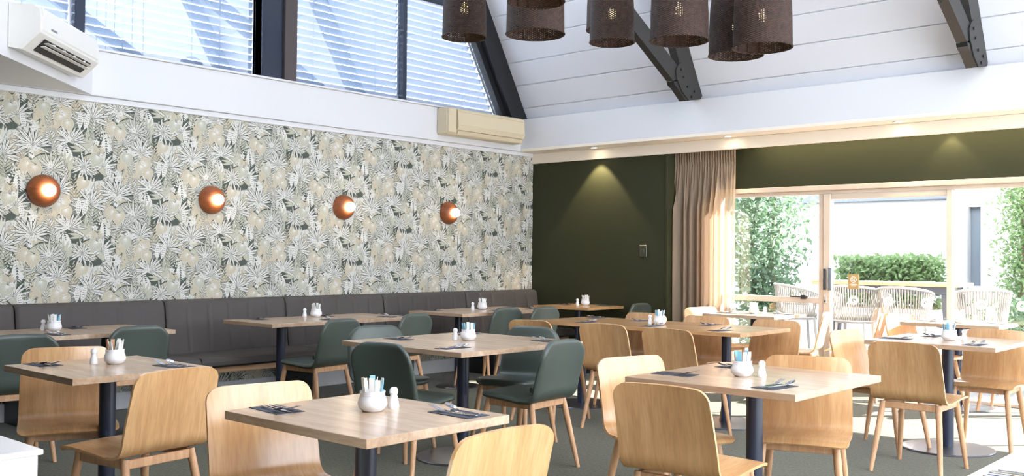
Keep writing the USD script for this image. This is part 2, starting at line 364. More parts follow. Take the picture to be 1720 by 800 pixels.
    # a dense first layer of ferns and small foliage, the named motifs lie over it
    for i in range(58):
        fern(rng.uniform(0, W), rng.uniform(0, H), rng.uniform(.13, .20), rng.uniform(0, 2*PI), rng.choice([SAGE, PALE, TAN, WHITE, PALE, GREY]), rng.uniform(-.5, .5), 9)
    for i in range(10): pebbles(rng.uniform(0, W), rng.uniform(0, H), .05)
    for i in range(14):
        broad(rng.uniform(0, W), rng.uniform(0, H), rng.uniform(.15, .2), rng.uniform(0, 2*PI), rng.choice([TAN, SAGE, PALE, TAN]), CREAM, rng.uniform(-.4, .4))
    for i, (x, y) in enumerate([(.30, .33), (.58, .24), (.12, .62), (.45, .52), (.05, .20), (.40, .06), (.62, .60), (.22, .45)]):
        palm(x, y, rng.uniform(.14, .17), rng.uniform(.6, 2.6), (TAN, SAGE, PALE, TAN)[i % 4])
    for (x, y, l, an, c) in [(.08, .10, .24, 1.45, PALE), (.50, .46, .25, 1.7, TAN), (.26, .38, .22, 1.3, PALE), (.64, .30, .24, 1.6, SAGE), (.42, .64, .22, 1.8, PALE), (.14, .54, .22, 1.5, TAN), (.34, .20, .2, 2.0, WHITE), (.60, .02, .22, 1.2, PALE)]:
        fern(x, y, l, an, c, rng.uniform(-.3, .3), 9, DARK, .11)
    agave(.15, .24, .16, WHITE, False, 14); agave(.45, .30, .15, WHITE, False, 15); agave(.30, .06, .15, PALE, False, 13); agave(.62, .50, .16, WHITE, False, 14)
    agave(.03, .46, .14, WHITE, False, 12); agave(.36, .60, .15, WHITE, False, 13); agave(.56, .10, .12, WHITE, True, 15); agave(.20, .66, .13, PALE, False, 12)
    for (x, y, a, c) in [(.36, .46, 4.5, TAN), (.43, .42, 5.1, TAN), (.41, .52, .9, TAN), (.66, .16, 4.3, SAGE), (.10, .08, 3.6, TAN), (.17, .04, 4.6, TAN), (.24, .54, 4.9, SAGE), (.55, .66, 4.2, TAN)]:
        heart(x, y, rng.uniform(.05, .064), a, c)
    zebra(.52, .40, .15, 1.5); zebra(.56, .405, .15, 1.3); zebra(.09, .36, .14, 1.7)
    for i in range(16): bud(rng.uniform(0, W), rng.uniform(0, H), rng.uniform(.022, .034))
    return S
def build_wallpaper():
    W, H = .685, .70; S = wallpaper_tile(W, H)
    z_top, z_bot, y_end = 2.545, .14, 9.17
    x_layer = np.linspace(.0006, .0042, len(S))
    V0 = [s[0] for s in S]; cnt = [len(v) for v in V0]; off = np.cumsum([0]+cnt)
    V2 = np.vstack(V0); F2 = np.vstack([s[1]+o for s, o in zip(S, off)]); C2 = np.vstack([np.tile(s[2], (n, 1)) for s, n in zip(S, cnt)])
    X2 = np.concatenate([np.full(n, x) for n, x in zip(cnt, x_layer)])
    for c in range(16):                                  # from the far end towards the camera
        y0 = y_end - (c+1)*W; Vs, Fs, Cs, n = [], [], [], 0
        for r in range(-1, 5):
            dz = (c % 2)*H/2 + r*H - .2
            y = V2[:, 0]+y0; z = V2[:, 1]+dz
            ft = F2[(z[F2].max(1) > z_bot) & (z[F2].min(1) < z_top)]
            if not len(ft): continue
            idx, inv = np.unique(ft, return_inverse=True)
            Vs.append(np.column_stack([XW+X2[idx], np.minimum(y[idx], y_end), np.clip(z[idx], z_bot, z_top)])); Fs.append(inv.reshape(-1, 3)+n); Cs.append(C2[idx]); n += len(idx)
        V, F, C = np.vstack(Vs), np.vstack(Fs), np.vstack(Cs)
        nrm = np.cross(V[F[:, 1]]-V[F[:, 0]], V[F[:, 2]]-V[F[:, 0]])[:, 0]; F[nrm < 0] = F[nrm < 0][:, ::-1]
        p = obj("wallpaper_strip", (V, F), "print", wl, smooth=False)
        UsdGeom.PrimvarsAPI(p).CreatePrimvar("ink", Sdf.ValueTypeNames.Color3fArray, "vertex").Set(Vt.Vec3fArray.FromNumpy(C.astype(np.float32)))
build_wallpaper()

# --- diagonal bulkhead in the left corner (air conditioner hangs on it)
DP, DD, DN = np.array([-7.785, 3.6, 0.]), np.array([1, -1, 0.])/math.sqrt(2), np.array([1, 1, 0.])/math.sqrt(2)
def ondiag(s, d, z): return DP + DD*s + DN*d + np.array([0, 0, z])
struct("corner_bulkhead", hull([(-7.79, 3.6, ZS+.004), (-7.79, -2.5, ZS+.004), (-1.69, -2.5, ZS+.004), (-7.79, 3.6, ZL-.02), (-7.79, -2.5, ZL-.02), (-1.69, -2.5, ZL-.02)]), "white", "white diagonal bulkhead across the left corner under the windows", category="bulkhead")

# --- back bulkhead, back wall, lintel
struct("ceiling_bulkhead", box(-8.0, XR, YF, YB+.2, ZS, ZL, .006), "white", "white bulkhead with downlights running along the back of the room", category="bulkhead")
struct("soffit_panel", box(XW, XR, YF+.031, YB, ZS-.006, ZS-.0005), "cream", "cream painted soffit under the back bulkhead", category="soffit")
struct("trim_1", box(XW+.07, XR, YF-.004, YF+.03, ZS-.006, ZS+.028, .003), "cream", "cream edge strip under the back bulkhead", category="trim")
struct("trim_2", box(XW+.001, XR, 9.15, 9.195, 2.452, ZS-.007, .004), "cream", "cream fascia hanging below the back bulkhead", category="trim")
wb = struct_group("wall_back", "dark olive green back wall around the glass doors", "wall")
DX0, DZ = -5.4119, 2.0481
struct("wall_panel", box(-8.0, -5.875, 9.171, YB+.18, 0, ZS), "green", parent=wb)
struct("wall_panel", box(-5.874, DX0, YB+.001, YB+.18, 0, ZS), "green", parent=wb)
struct("lintel_panel", box(DX0, XR, YB, YB+.18, DZ, ZS), "green", parent=wb)
struct("panel_edge", box(-5.90, -5.868, 9.160, 9.1705, 0, 2.45, .003), "green", parent=wb)
# --- rear wall and the front part of the left wall's upper gable (behind the camera)
struct("wall_rear", box(-7.99, XR, YR-.2, YR, 0, ZL), "green", "dark olive wall behind the camera", category="wall")

# --- ceiling: planks on the far slope, each a board; the near slope too
ce = struct_group("ceiling", "steep white boarded ceiling above the back of the room", "ceiling")
def slope_board(z0, z1, side):
    y0, y1 = YC-(z0-ZL)/SL, YC-(z1-ZL)/SL
    if side < 0: y0, y1 = 2*RIDGE_Y-y0, 2*RIDGE_Y-y1
    ny, nz = (.866, .5) if side > 0 else (-.866, .5)
    t = .03; g = .004
    d = np.array([y1-y0, z1-z0]); d /= np.hypot(*d); a = np.array([y0, z0])+d*g; b = np.array([y1, z1])-d*g
    n = np.array([ny, nz]); c = .005
    pts = [a+n*c, a+d*c, b-d*c, b+n*c, b+n*t, a+n*t]
    return yz_prism([tuple(p) for p in pts], XW-.05, XR+.3)
z = 3.10-.25
while z < RIDGE_Z-.1:
    z1 = min(z+.25, RIDGE_Z)
    struct("ceiling_board", slope_board(z, z1, 1), "board", parent=ce); z = z1
struct("board_backing", yz_prism([(YC+.09, 2.85), (YC+.13, 2.85), (RIDGE_Y+.1, RIDGE_Z+.08), (RIDGE_Y, RIDGE_Z+.02)], XW-.05, XR+.3), "board", parent=ce)
yn = 2*RIDGE_Y-YC
struct("near_slope", yz_prism([(yn, ZL), (RIDGE_Y, RIDGE_Z), (RIDGE_Y, RIDGE_Z+.2), (yn-.11, ZL+.06)], XW-.05, XR+.3), "board", parent=ce)
struct("flat_soffit", box(XW-.05, XR, YR, yn, ZL, ZL+.1), "beam", parent=ce)

struct("wall_right", yz_prism([(RIDGE_Y, ZL), (YC+.1, ZL), (RIDGE_Y, RIDGE_Z)], XR, XR+.15), "white", "solid far half of the right-hand gable", category="wall")
struct("wall_right", box(XR, XR+.15, YR, .5, 0, ZL+3.), "green", "dark wall right of the camera", category="wall")
# --- trusses
def above_bulkhead(P):
    q = Polygon([tuple(map(float, p)) for p in P]).buffer(0).intersection(Polygon([(2, 2.918), (8.62, 2.918), (8.88, 2.968), (9.2, 2.968), (9.2, 20), (2, 20)]))
    return q
def truss(x0, x1, label):
    t = struct_group("roof_truss", label, "roof truss")
    dep = .245; nn = np.array([.866, .5])
    def off(y): return np.array([y, ZL+SL*(YC-y)])
    A, B = off(8.93), off(RIDGE_Y+.2)
    struct("rafter", yz_prism(above_bulkhead([A, B, B-nn*dep, A-nn*dep]), x0, x1), "beam", parent=t)
    s = .555
    struct("strut", yz_prism([(8.60, 3.17), (4.0, 3.17+s*4.6), (4.0, 3.17+s*4.6-.20), (8.37, 3.09)], x0+.004, x1-.004), "beam", parent=t)
    struct("foot_block", yz_prism(above_bulkhead([(8.40, 3.06), (8.64, 2.90), (8.92, 2.90), (8.9, 3.06), (8.60, 3.17), (8.42, 3.09)]), x0+.004, x1-.004), "beam", parent=t)
    struct("steel_shoe", yz_prism([(8.37, 3.088), (8.385, 3.055), (8.44, 3.03), (8.44, 3.085)], x0+.001, x1+.0), "black", parent=t)
    g = [(8.46, 3.27), (8.40, 3.20), (8.42, 3.12), (8.52, 3.0), (8.66, 2.92), (8.86, 2.92), (8.90, 3.0), (8.76, 3.2), (8.62, 3.25), (8.52, 3.30)]
    gp = struct("gusset_plate", yz_prism(above_bulkhead(g), x1, x1+.008), "beam", parent=t)
    for (y, zz) in ((8.50, 3.22), (8.55, 3.15), (8.62, 3.06), (8.76, 3.03), (8.70, 2.965)):
        b = trimesh.creation.cylinder(radius=.013, height=.012, sections=10); b.apply_transform(trimesh.transformations.rotation_matrix(PI/2, [0, 1, 0])); b.apply_translation((x1+.014, y, zz))
        struct("bolt", b, "bolt", parent=gp)
    return t
truss(-5.385, -5.30, "dark grey scissor truss with bolted gusset between the hanging lamps")
tr2 = truss(-2.59, -2.50, "dark grey scissor truss at the right with bolted gusset and pale underside")
hk = tube([(-2.55, 7.86, 3.36), (-2.55, 7.85, 3.335), (-2.55, 7.87, 3.315), (-2.55, 7.895, 3.325), (-2.57, 7.90, 3.345)], .005, 8)
struct("screw_hook", hk, "bolt", parent=tr2)

# --- gable windows above the left wall
def gable_y(zz, inner=True): return (8.57 if inner else YC-.005) - (zz-ZL)/SL
gr = struct_group("gable_rafter", "black sloping rafter closing the end of the gable windows", "rafter")
Zt = RIDGE_Z-.1
struct("rafter_face", yz_prism([(8.66, ZL), (8.945, ZL), (gable_y(Zt, False), Zt), (gable_y(Zt)+.09, Zt)], XW-.1, XW+.10), "black", parent=gr)
struct("rafter_rebate", yz_prism([(8.57, ZL), (8.66, ZL), (gable_y(Zt)+.09, Zt), (gable_y(Zt), Zt)], XW-.1, XW+.03), "black", parent=gr)
post = struct_group("gable_post", "wide dark glossy post between the gable windows", "post")
struct("post_panel", box(XW-.1, XW+.05, 5.195, 5.43, ZL, 8.9, .006), "frame", parent=post)
struct("post_side", box(XW-.1, XW+.09, 5.43, 5.57, ZL, 8.9, .006), "post_brown", parent=post)
struct("post_stop", box(XW-.1, XW+.065, 5.195, 5.235, ZL, 8.9, .004), "frame", parent=post)
bays = [(1.75, 3.47, "leftmost"), (3.555, 5.195, "second from left"), (5.57, 7.0, "third from left"), (7.055, 8.57, "rightmost")]
for wi, (y0, y1, nm) in enumerate(bays):
    w = struct_group(f"window_{wi+1}", f"{nm} gable window with pale horizontal blind slats", "window")
    last = wi == 3
    ztop = 4.62 if wi in (1, 2) else 4.1
    ztop = 4.12
    yy = lambda zz: min(y1, gable_y(zz)-.005) if last else y1
    # glass, in the frame
    P = [(y0, ZL), (yy(ZL), ZL), (yy(ztop), ztop), (y0, ztop)]
    struct("glass_pane", yz_prism(P, XW-.06, XW-.054), "pane_coated", parent=w)
    struct("head_rail", box(XW-.1, XW-.01, y0-.02, yy(ztop)+.02, ztop, ztop+.09, .004), "frame", parent=w)
    k = 0; zz = ZL+.035
    pitch = .0715
    while zz < ztop-.01:
        ye = yy(zz+.03) if last else y1
        if ye-y0 > .1:
            m = yz_prism([(y0+.01, 0), (ye-.015, 0), (ye-.015, .060), (y0+.01, .060)], -.0015, .0015)
            m.apply_transform(trimesh.transformations.rotation_matrix(math.radians(20), [0, 1, 0])); m.apply_translation((XW-.095, 0, zz-.03))
            struct("blind_slat", m, "louvre", parent=w, smooth=False)
        zz += pitch
    for f in ((.22, .78) if not last else (.3, .62)):
        yc = y0+(min(y1, 8.57)-y0)*f; zt = min(ztop, ZL+SL*(8.5-yc)) if last else ztop
        struct("ladder_tape", box(XW-.083, XW-.081, yc-.008, yc+.008, ZL, zt-.02), "louvre", parent=w)
    # the lights above the head rail
    if wi in (1, 2):
        P2 = [(y0, ztop+.09), (y1, ztop+.09), (min(y1, gable_y(6.5)), 6.5), (y0, 6.5)]
        struct("upper_pane", yz_prism(P2, XW-.06, XW-.054), "pane_coated", parent=w)
for i, (ya, yb) in enumerate(((3.47, 3.555), (7.0, 7.055))):
    struct("window_mullion", box(XW-.1, XW+.008, ya, yb, ZL, 6.2, .005), "frame", f"slim dark mullion between the {'first two' if i == 0 else 'last two'} gable windows", category="mullion")

# ================================================================== GLASS DOORS IN THE BACK WALL
fy0, fy1 = YB+.01, YB+.11
dr = struct_group("trim_3", "cream head and sill frame of the sliding glass doors", "door frame")
struct("head_frame", box(DX0, XR, YB-.03, fy1+.03, 1.9973, DZ, .006), "alu", parent=dr)
struct("head_track", box(DX0, XR, fy0, fy1, 1.9603, 1.9973, .004), "alu", parent=dr)
struct("sill_track", box(DX0, XR, fy0-.02, fy1+.03, 0, .03, .004), "alu", parent=dr)
struct("jamb", box(DX0, DX0+.05, fy0, fy1, .03, 1.9973, .004), "alu", parent=dr)
w5 = struct_group("window_5", "fixed glass panel with a cream midrail beside the curtain", "window")
struct("midrail", box(DX0+.05, -4.2482, fy0+.02, fy1-.01, 0.8521, 0.9121, .005), "alu", parent=w5)
struct("glass_pane", box(DX0+.05, -4.2482, fy0+.05, fy0+.056, 0.9121, 1.9603), "pane", parent=w5)
struct("glass_pane", box(DX0+.05, -4.2482, fy0+.05, fy0+.056, .03, 0.8521), "pane", parent=w5)
st = struct("window_stay", cat(box(-4.553, -4.3591, fy0, fy0+.02, 0.9103, 0.9214), box(-4.4329, -4.3775, fy0-.01, fy0+.02, 0.8936, 0.9352, .004)), "handle", parent=w5)
d1 = struct_group("door_1", "sliding glass door with black pull handle and gold card", "door")
struct("stile", box(-4.2482, -4.1928, fy0+.01, fy1-.01, .03, 1.9603, .006), "alu", parent=d1)
struct("stile", box(-4.1882, -4.1143, fy0-.015, fy1-.03, .03, 1.9603, .006), "alu", parent=d1)
struct("stile", box(-2.9969, -2.9461, fy0-.015, fy1-.03, .03, 1.9603, .006), "alu", parent=d1)
struct("top_rail", box(-4.1143, -2.9969, fy0, fy1-.03, 1.9049, 1.9603, .005), "alu", parent=d1)
struct("bottom_rail", box(-4.1143, -2.9969, fy0, fy1-.03, .03, .12, .005), "alu", parent=d1)
struct("glass_pane", box(-4.1143, -2.9969, fy0+.02, fy0+.026, .12, 1.9049), "pane", parent=d1)
hd = struct("handle_backplate", box(-4.1836, -4.1328, fy0-.03, fy0-.016, 1.0091, 1.2076, .005), "alu", parent=d1)
struct("pull_handle", hull(np.vstack([ring((-4.1559, fy0-.05, zz), r, (0, 0, 1), 10, .018) for zz, r in ((0.9952, .012), (1.0229, .02), (1.1799, .02), (1.2076, .012))])), "handle", parent=d1)
struct("handle_return", box(-4.1328, -4.0959, fy0-.03, fy0-.016, 0.9906, 1.2169, .004), "glass_dark", parent=d1)
struct("lock", box(-4.1697, -4.1466, fy0-.03, fy0-.015, 0.8567, 0.9306, .004), "chrome", parent=d1)
struct("lock_cylinder", hull(np.vstack([ring((-4.1587, fy0-.03, 0.8798), .009, (0, 1, 0), 10), ring((-4.1587, fy0-.04, 0.8798), .008, (0, 1, 0), 10)])), "handle", parent=d1)
d2 = struct_group("door_2", "glass panel at the right end of the doors with round white decals", "door")
struct("glass_pane", box(-2.9461, -1.7547, fy0+.06, fy0+.066, .03, 1.9603), "pane", parent=d2)
struct("stile", box(-1.7547, -1.6901, fy0+.01, fy1-.01, .03, 1.9603, .006), "alu", parent=d2)
struct("glass_pane", box(-1.6901, XR, fy0+.06, fy0+.066, .03, 1.9603), "pane", parent=d2)
# gold card and the round decals on the glass: ring with a curl inside
def annulus(r0, r1, n=40):
    t = np.linspace(0, 2*PI, n, endpoint=False)
    return Polygon(np.column_stack([r1*np.cos(t), r1*np.sin(t)]), [np.column_stack([r0*np.cos(t), r0*np.sin(t)])])
def curl(r, w):
    t = np.linspace(.5, 5.9, 26); P = np.column_stack([r*np.cos(t)*(1-.04*t), r*np.sin(t)*(1-.04*t)])
    from shapely.geometry import LineString
    return unary_union([LineString(P).buffer(w/2), LineString([(r*.05, -r*.1), (r*.75, -r*.75)]).buffer(w/2)])
def on_glass(shape, x, y, zz, t=.001):
    m = extrude(shape, t); v = m.vertices.copy(); m.vertices = np.column_stack([v[:, 0]+x, y-v[:, 2], v[:, 1]+zz]); m.fix_normals(); return m
gy = fy0+.02
card = thing("gold_card", "small gold card with a round emblem stuck to the sliding door glass", "sign", (0, 0, 0))
obj("card_face", box(-3.9435, -3.8326, gy-.004, gy-.0008, 1.0091, 1.1569), "gold", card)
obj("card_emblem", on_glass(annulus(.026, .031).union(curl(.018, .005)), -3.8881, gy-.004, 1.1042), "decal", card)
obj("card_line", cat(*[on_glass(Polygon([(-a, -.0018), (a, -.0018), (a, .0018), (-a, .0018)]), -3.8881, gy-.004, zz) for a, zz in ((.03, 1.0599), (.04, 1.0506), (.024, 1.0396))]), "decal", card)
dec = annulus(.040, .047).union(annulus(.0, .036).difference(curl(.024, .007))) if False else annulus(.041, .047).union(curl(.026, .010)).union(annulus(.031, .036))
for i, (x, yy_, lab) in enumerate(((-3.8881, gy, "below the gold card"), (-3.5464, gy, "left of the middle of the sliding door"), (-3.1954, gy, "near the right stile of the sliding door"), (-2.7152, fy0+.06, "on the right-hand fixed glass"), (-2.3735, fy0+.06, "at the right edge of the frame"))):
    obj("glass_decal", on_glass(dec, x, yy_-.0008, 0.8983), "decal", label=f"round white emblem decal on the glass {lab}", category="decal", group="emblem decals across the glass")

# ------------------------------------------------------------------ curtain
def curtain():
    c = thing("curtain", "pleated beige linen curtain hanging beside the glass doors", "curtain")
    rng = random.Random(4); nf = 26; n = nf*14+1
    u = np.linspace(0, 1, n)
    jit = np.interp(u, np.linspace(0, 1, 12), [rng.uniform(-.35, .35) for _ in range(12)])
    zs = np.concatenate([np.linspace(2.335, 2.22, 6), np.linspace(2.14, .02, 24)])
    P = np.zeros((len(zs), n, 3))
    for i, zz in enumerate(zs):
        f = min(1, max(0, (2.335-zz)/.5)); amp = .012+.058*f
        ph = 2*PI*10*(u+.03*jit+.01*np.sin(9*u)); ph2 = 2*PI*nf*(u)
        w = (1-f)*np.sin(ph2)*.8+f*(np.sin(ph)+.35*np.sin(2.3*ph+jit*4))
        x = -5.95+.832*u + f*.02*np.sin(ph*.5) - f*.03*(1-u)
        P[i, :, 0] = x; P[i, :, 1] = 9.315+amp*w*(.75+.25*np.cos(3*u*PI)); P[i, :, 2] = zz
    P[:, :, 1] = np.clip(P[:, :, 1], 9.2, YB-.035)
    obj("drape", grid(P), "linen", c, smooth=True)
    zh = np.linspace(2.55, 2.335, 5); Q = np.zeros((5, n, 3)); s = np.sin(2*PI*nf*u)
    for i, zz in enumerate(zh):
        Q[i, :, 0] = -5.95+.832*u; Q[i, :, 1] = 9.315+.016*np.sign(s)*np.abs(s)**.5*(1-.3*(i == 4)); Q[i, :, 2] = zz
    obj("heading", grid(Q), "linen", c, smooth=True)
    obj("track", box(-5.97, -5.08, 9.33, 9.355, 2.555, 2.573), "alu", c)
curtain()
sw = thing("wall_switch", "dark square switch plate on the green back wall", "switch")
obj("plate", box(-6.2437, -6.1448, 9.1612, 9.1708, 1.3090, 1.4440, .004), "plate_dark", sw)
obj("rocker", box(-6.2122, -6.1763, 9.157, 9.161, 1.3540, 1.3990, .0015), "plate_dark", sw)

# ================================================================== LIGHTS
def downlight(x, y, lab, k=1.):
    d = thing("downlight", lab, "downlight", (x, y, ZS-.006), 0, "downlights in the back bulkhead")
    obj("trim_ring", lathe([(.052, .0), (.052, -.004), (.036, -.005), (.034, .0)], 24), "white", d)
    obj("lens", lathe([(.001, -.0015), (.034, -.0015)], 24), "downlight", d)
    s = UsdLux.SphereLight.Define(stage, d.GetPath().pathString+"/lamp"); s.CreateRadiusAttr(.02); s.CreateIntensityAttr(DOWN_I*k); s.CreateColorAttr(Gf.Vec3f(1, .80, .50))
    s.AddTranslateOp().Set(Gf.Vec3d(0, 0, -.03)); sh = UsdLux.ShapingAPI.Apply(s.GetPrim()); sh.CreateShapingConeAngleAttr(41.); sh.CreateShapingConeSoftnessAttr(.3)
DOWN_I = 520.
for i, x in enumerate((-6.79, -5.05, -3.3, -1.55)):
    downlight(x, 9.03, ("leftmost", "second", "third", "rightmost")[i]+" round downlight in the narrow soffit of the back bulkhead", 3.2 if i == 0 else 1.0)
led = thing("light_strip", "warm light strip hidden behind the cream fascia above the glass doors", "light strip")
obj("channel", box(-4.9, XR, 9.215, 9.245, 2.555, 2.573), "alu", led); obj("diffuser", box(-4.9, XR, 9.218, 9.242, 2.549, 2.5549), "strip_glow", led)
downlight(-2.95, 9.33, "lintel downlight behind the fascia above the right mullion", .5)

sc_names = ("leftmost", "second", "third", "rightmost")
def build_sconce(t):
    prof = [(.0, .095), (.045, .094), (.075, .086), (.10, .068), (.118, .044), (.127, .018), (.128, .0), (.02, .0)]
    def rot(m):
        m.apply_transform(trimesh.transformations.rotation_matrix(PI/2, [0, 1, 0])); m.fix_normals(); return m
    obj("dome", rot(lathe(prof, 48)), "sconce_wood", t, smooth=40)
    g = trimesh.creation.icosphere(3, .050); g.apply_translation((.116, 0, 0)); obj("globe", g, "globe", t, smooth=True)
    obj("wall_plate", rot(lathe([(.001, -.002), (.06, -.002), (.06, .004), (.001, .004)], 24)), "black", t)
for i, y in enumerate((3.245, 4.72, 6.21, 7.70)):
    copies("sconce", build_sconce, "wall_sconce", f"{sc_names[i]} round wooden dome wall light with glowing globe on the wallpaper", "wall light", (XW+.006, y, 1.785), 0, "wooden wall lights on the wallpaper")

def pendant_builder(r, h):
    def b(t):
        prof_o = [(r, 0), (r*.985, h*.3), (r*.95, h*.55), (r*.86, h*.78), (r*.66, h*.94), (r*.3, h)]
        prof_i = [(a-.006, zz) for a, zz in prof_o]
        def dense(p):
            p = np.array(p); tt = np.linspace(0, 1, len(p)); q = np.linspace(0, 1, 26); return [(np.interp(a, tt, p[:, 0]), np.interp(a, tt, p[:, 1])) for a in q]
        sh = obj("shade", lathe(dense(prof_o), 64), "wicker", t, smooth=True)
        obj("rim", tube([(r*math.cos(a), r*math.sin(a), .0) for a in np.linspace(0, 2*PI, 49)], .006, 6, False), "wicker", t)
        for k in range(14):
            a = 2*PI*k/14
            pts = [((q-.007)*math.cos(a), (q-.007)*math.sin(a), zz) for q, zz in dense(prof_o)[::2]]
            obj("rib", tube(pts, .0035, 5), "wicker", sh)
        bl = obj("bulb", lathe([(.001, .175), (.018, .178), (.030, .195), (.032, .21), (.026, .232), (.014, .252), (.0131, .262)], 20), "bulb", t, smooth=True)
        obj("bulb_socket", lathe([(.001, .262), (.017, .262), (.017, .325), (.001, .325)], 16), "cord", t)
        obj("cord", tube([(0, 0, .32), (0, 0, h+.02), (0, 0, 5.0)], .004, 6), "cord", t)
    return b
pend = [(-5.115, 5.179, 2.945, .165, "leftmost"), (-4.265, 5.002, 2.812, .198, "second from left"), (-3.81, 4.474, 2.85, .172, "higher one in front of the second"), (-4.229, 5.836, 2.893, .165, "third from left, in front of another"),
        (-4.66, 6.40, 3.15, .19, "mostly hidden one behind the third"), (-3.563, 5.696, 2.787, .198, "fourth from left, with a warm lit rim"), (-3.496, 6.358, 2.783, .196, "lowest, partly hidden at the right"), (-3.114, 6.03, 2.735, .198, "rightmost")]
for x, y, zz, r, nm in pend:
    copies(f"pendant{r}", pendant_builder(r, .62), "pendant_lamp", f"{nm}, dark woven cane pendant shade", "pendant lamp", (x, y, zz), RNG.uniform(0, 6), "woven cane pendant lamps")

# ================================================================== AIR CONDITIONERS
def ac_left():
    a = thing("air_conditioner", "white split air conditioner with open louvre on the left corner bulkhead", "air conditioner")
    s0, s1 = .44, 1.49
    def sec(s, P): return [ondiag(s, d, zz) for d, zz in P]
    body = [(0, 2.655), (0, 2.945), (.15, 2.945), (.195, 2.92), (.205, 2.86), (.205, 2.755), (.185, 2.735), (.09, 2.64)]
    obj("body", hull(np.vstack([sec(s0, body), sec(s1, body)])), "ac_white", a, smooth=25)
    obj("front_panel", hull(np.vstack([sec(s0+.03, [(.205, 2.77), (.211, 2.78), (.211, 2.90), (.2, 2.925)]), sec(s1-.03, [(.205, 2.77), (.211, 2.78), (.211, 2.90), (.2, 2.925)])])), "ac_white", a, smooth=25)
    obj("outlet", hull(np.vstack([sec(s0+.12, [(.187, 2.733), (.192, 2.728), (.115, 2.656), (.11, 2.66)]), sec(s1-.12, [(.187, 2.733), (.192, 2.728), (.115, 2.656), (.11, 2.66)])])), "dark", a, smooth=False)
    for d, zz in ((.176, 2.703), (.155, 2.682)):
        obj("louvre_blade", hull(np.vstack([sec(s0+.13, [(d, zz), (d+.03, zz+.004), (d+.03, zz+.007), (d, zz+.004)]), sec(s1-.13, [(d, zz), (d+.03, zz+.004), (d+.03, zz+.007), (d, zz+.004)])])), "ac_white", a, smooth=False)
    for k in range(4):
        s = s0+.25+k*.18
        obj("louvre_clip", hull(np.vstack([sec(s, [(.18, 2.705), (.2, 2.708), (.2, 2.722), (.18, 2.722)]), sec(s+.02, [(.18, 2.705), (.2, 2.708), (.2, 2.722), (.18, 2.722)])])), "ac_white", a, smooth=False)
    obj("badge", hull(np.vstack([sec(s1-.16, [(.211, 2.80), (.2125, 2.80), (.2125, 2.815), (.211, 2.815)]), sec(s1-.26, [(.211, 2.80), (.2125, 2.80), (.2125, 2.815), (.211, 2.815)])])), "chrome", a, smooth=False)
ac_left()
def ac_right():
    a = thing("air_conditioner", "old beige air conditioner below the rightmost gable window", "air conditioner")
    x0 = XW+.051; y0, y1 = 7.47, 8.735
    obj("body", box(x0, x0+.16, y0, y1, 2.645, 2.945, .012), "ac_beige", a)
    P = [(x0+.16, 2.935), (x0+.19, 2.925), (x0+.20, 2.74), (x0+.185, 2.70), (x0+.16, 2.70)]
    fr = [(p, y, q) for p, q in P for y in (y0+.14, y1-.01)]
    obj("front_cover", hull(fr), "ac_beige", a, smooth=20)
    obj("side_cover", hull([(p, y, q) for p, q in [(x0+.16, 2.935), (x0+.178, 2.925), (x0+.178, 2.67), (x0+.16, 2.655)] for y in (y0+.005, y0+.128)]), "ac_beige", a, smooth=20)
    obj("lower_flap", hull([(p, y, q) for p, q in [(x0+.16, 2.692), (x0+.182, 2.69), (x0+.165, 2.652), (x0+.15, 2.65)] for y in (y0+.15, y1-.02)]), "ac_beige", a, smooth=20)
    obj("front_frame", cat(box(x0+.19, x0+.203, y0+.16, y1-.03, 2.745, 2.765, .004), box(x0+.183, x0+.197, y0+.16, y1-.03, 2.90, 2.915, .003)), "ac_beige", a)
ac_right()

# ================================================================== BANQUETTE
bq = thing("banquette", "long charcoal vinyl banquette with channelled back along the papered wall", "bench seat")
def back_panel(y0, y1):
    ny, nz = 73, 18; Y = np.linspace(y0+.004, y1-.004, ny); n_ch = 6
    prof = []                                            # front face from the seat up, over the rounded top, down the rear
    for zz in np.linspace(.42, .85, 10): prof.append((XW+.215-(zz-.42)/.43*.07, zz))
    for a in np.linspace(0, PI/2, 6)[1:]: prof.append((XW+.095+.05*math.cos(a)-.0, .85+.052*math.sin(a)))
    prof += [(XW+.03, .902), (XW+.024, .88)]
    P = np.zeros((len(prof), ny, 3))
    ph = (Y-y0)/(y1-y0)*n_ch; d = np.abs(ph-np.round(ph)); groove = np.where((np.round(ph) > 0) & (np.round(ph) < n_ch), np.exp(-(d/.03)**2)*.009, 0)
    edge = np.minimum(Y-y0, y1-Y); rnd = .03*(1-np.sqrt(np.clip(1-(1-np.clip(edge/.03, 0, 1))**2, 0, 1)))
    for i, (x, zz) in enumerate(prof):
        P[i, :, 0] = np.maximum(x-groove-rnd, XW+.024); P[i, :, 1] = Y; P[i, :, 2] = zz-(rnd*.5 if zz > .85 else 0)
    v, f = grid(P)
    # close the two ends
    n0 = len(v); ends = []
    for j in (0, ny-1):
        idx = [i*ny+j for i in range(len(prof))]; c = len(v); v = np.vstack([v, [[XW+.024, Y[j], .42]]])
        for a, b in zip(idx[:-1], idx[1:]): ends.append((c, a, b))
    m = trimesh.Trimesh(v, np.vstack([f, ends]), process=False); return m
seams = [-.67, .55, 1.77, 3.0, 4.22, 5.44, 6.65, 7.87, 9.12]
for a, b in zip(seams[:-1], seams[1:]):
    obj("back_panel", back_panel(a, b), "vinyl", bq, smooth=50)
    P = []
    sx0, sx1 = XW+.17, -7.11
    for (x, zz) in ((sx0, .365), (sx1-.03, .365), (sx1, .385), (sx1+.004, .415), (sx1-.012, .44), (sx1-.05, .452), (sx0+.1, .452), (sx0, .445)):
        P += [(x, a+.004, zz), (x, b-.004, zz)]
    obj("seat_cushion", hull(P), "vinyl", bq, smooth=35)
obj("seat_piping", cat(*[box(-7.22, -7.109, s-.002, s+.002, .37, .449) for s in seams[1:-1]]), "dark", bq)
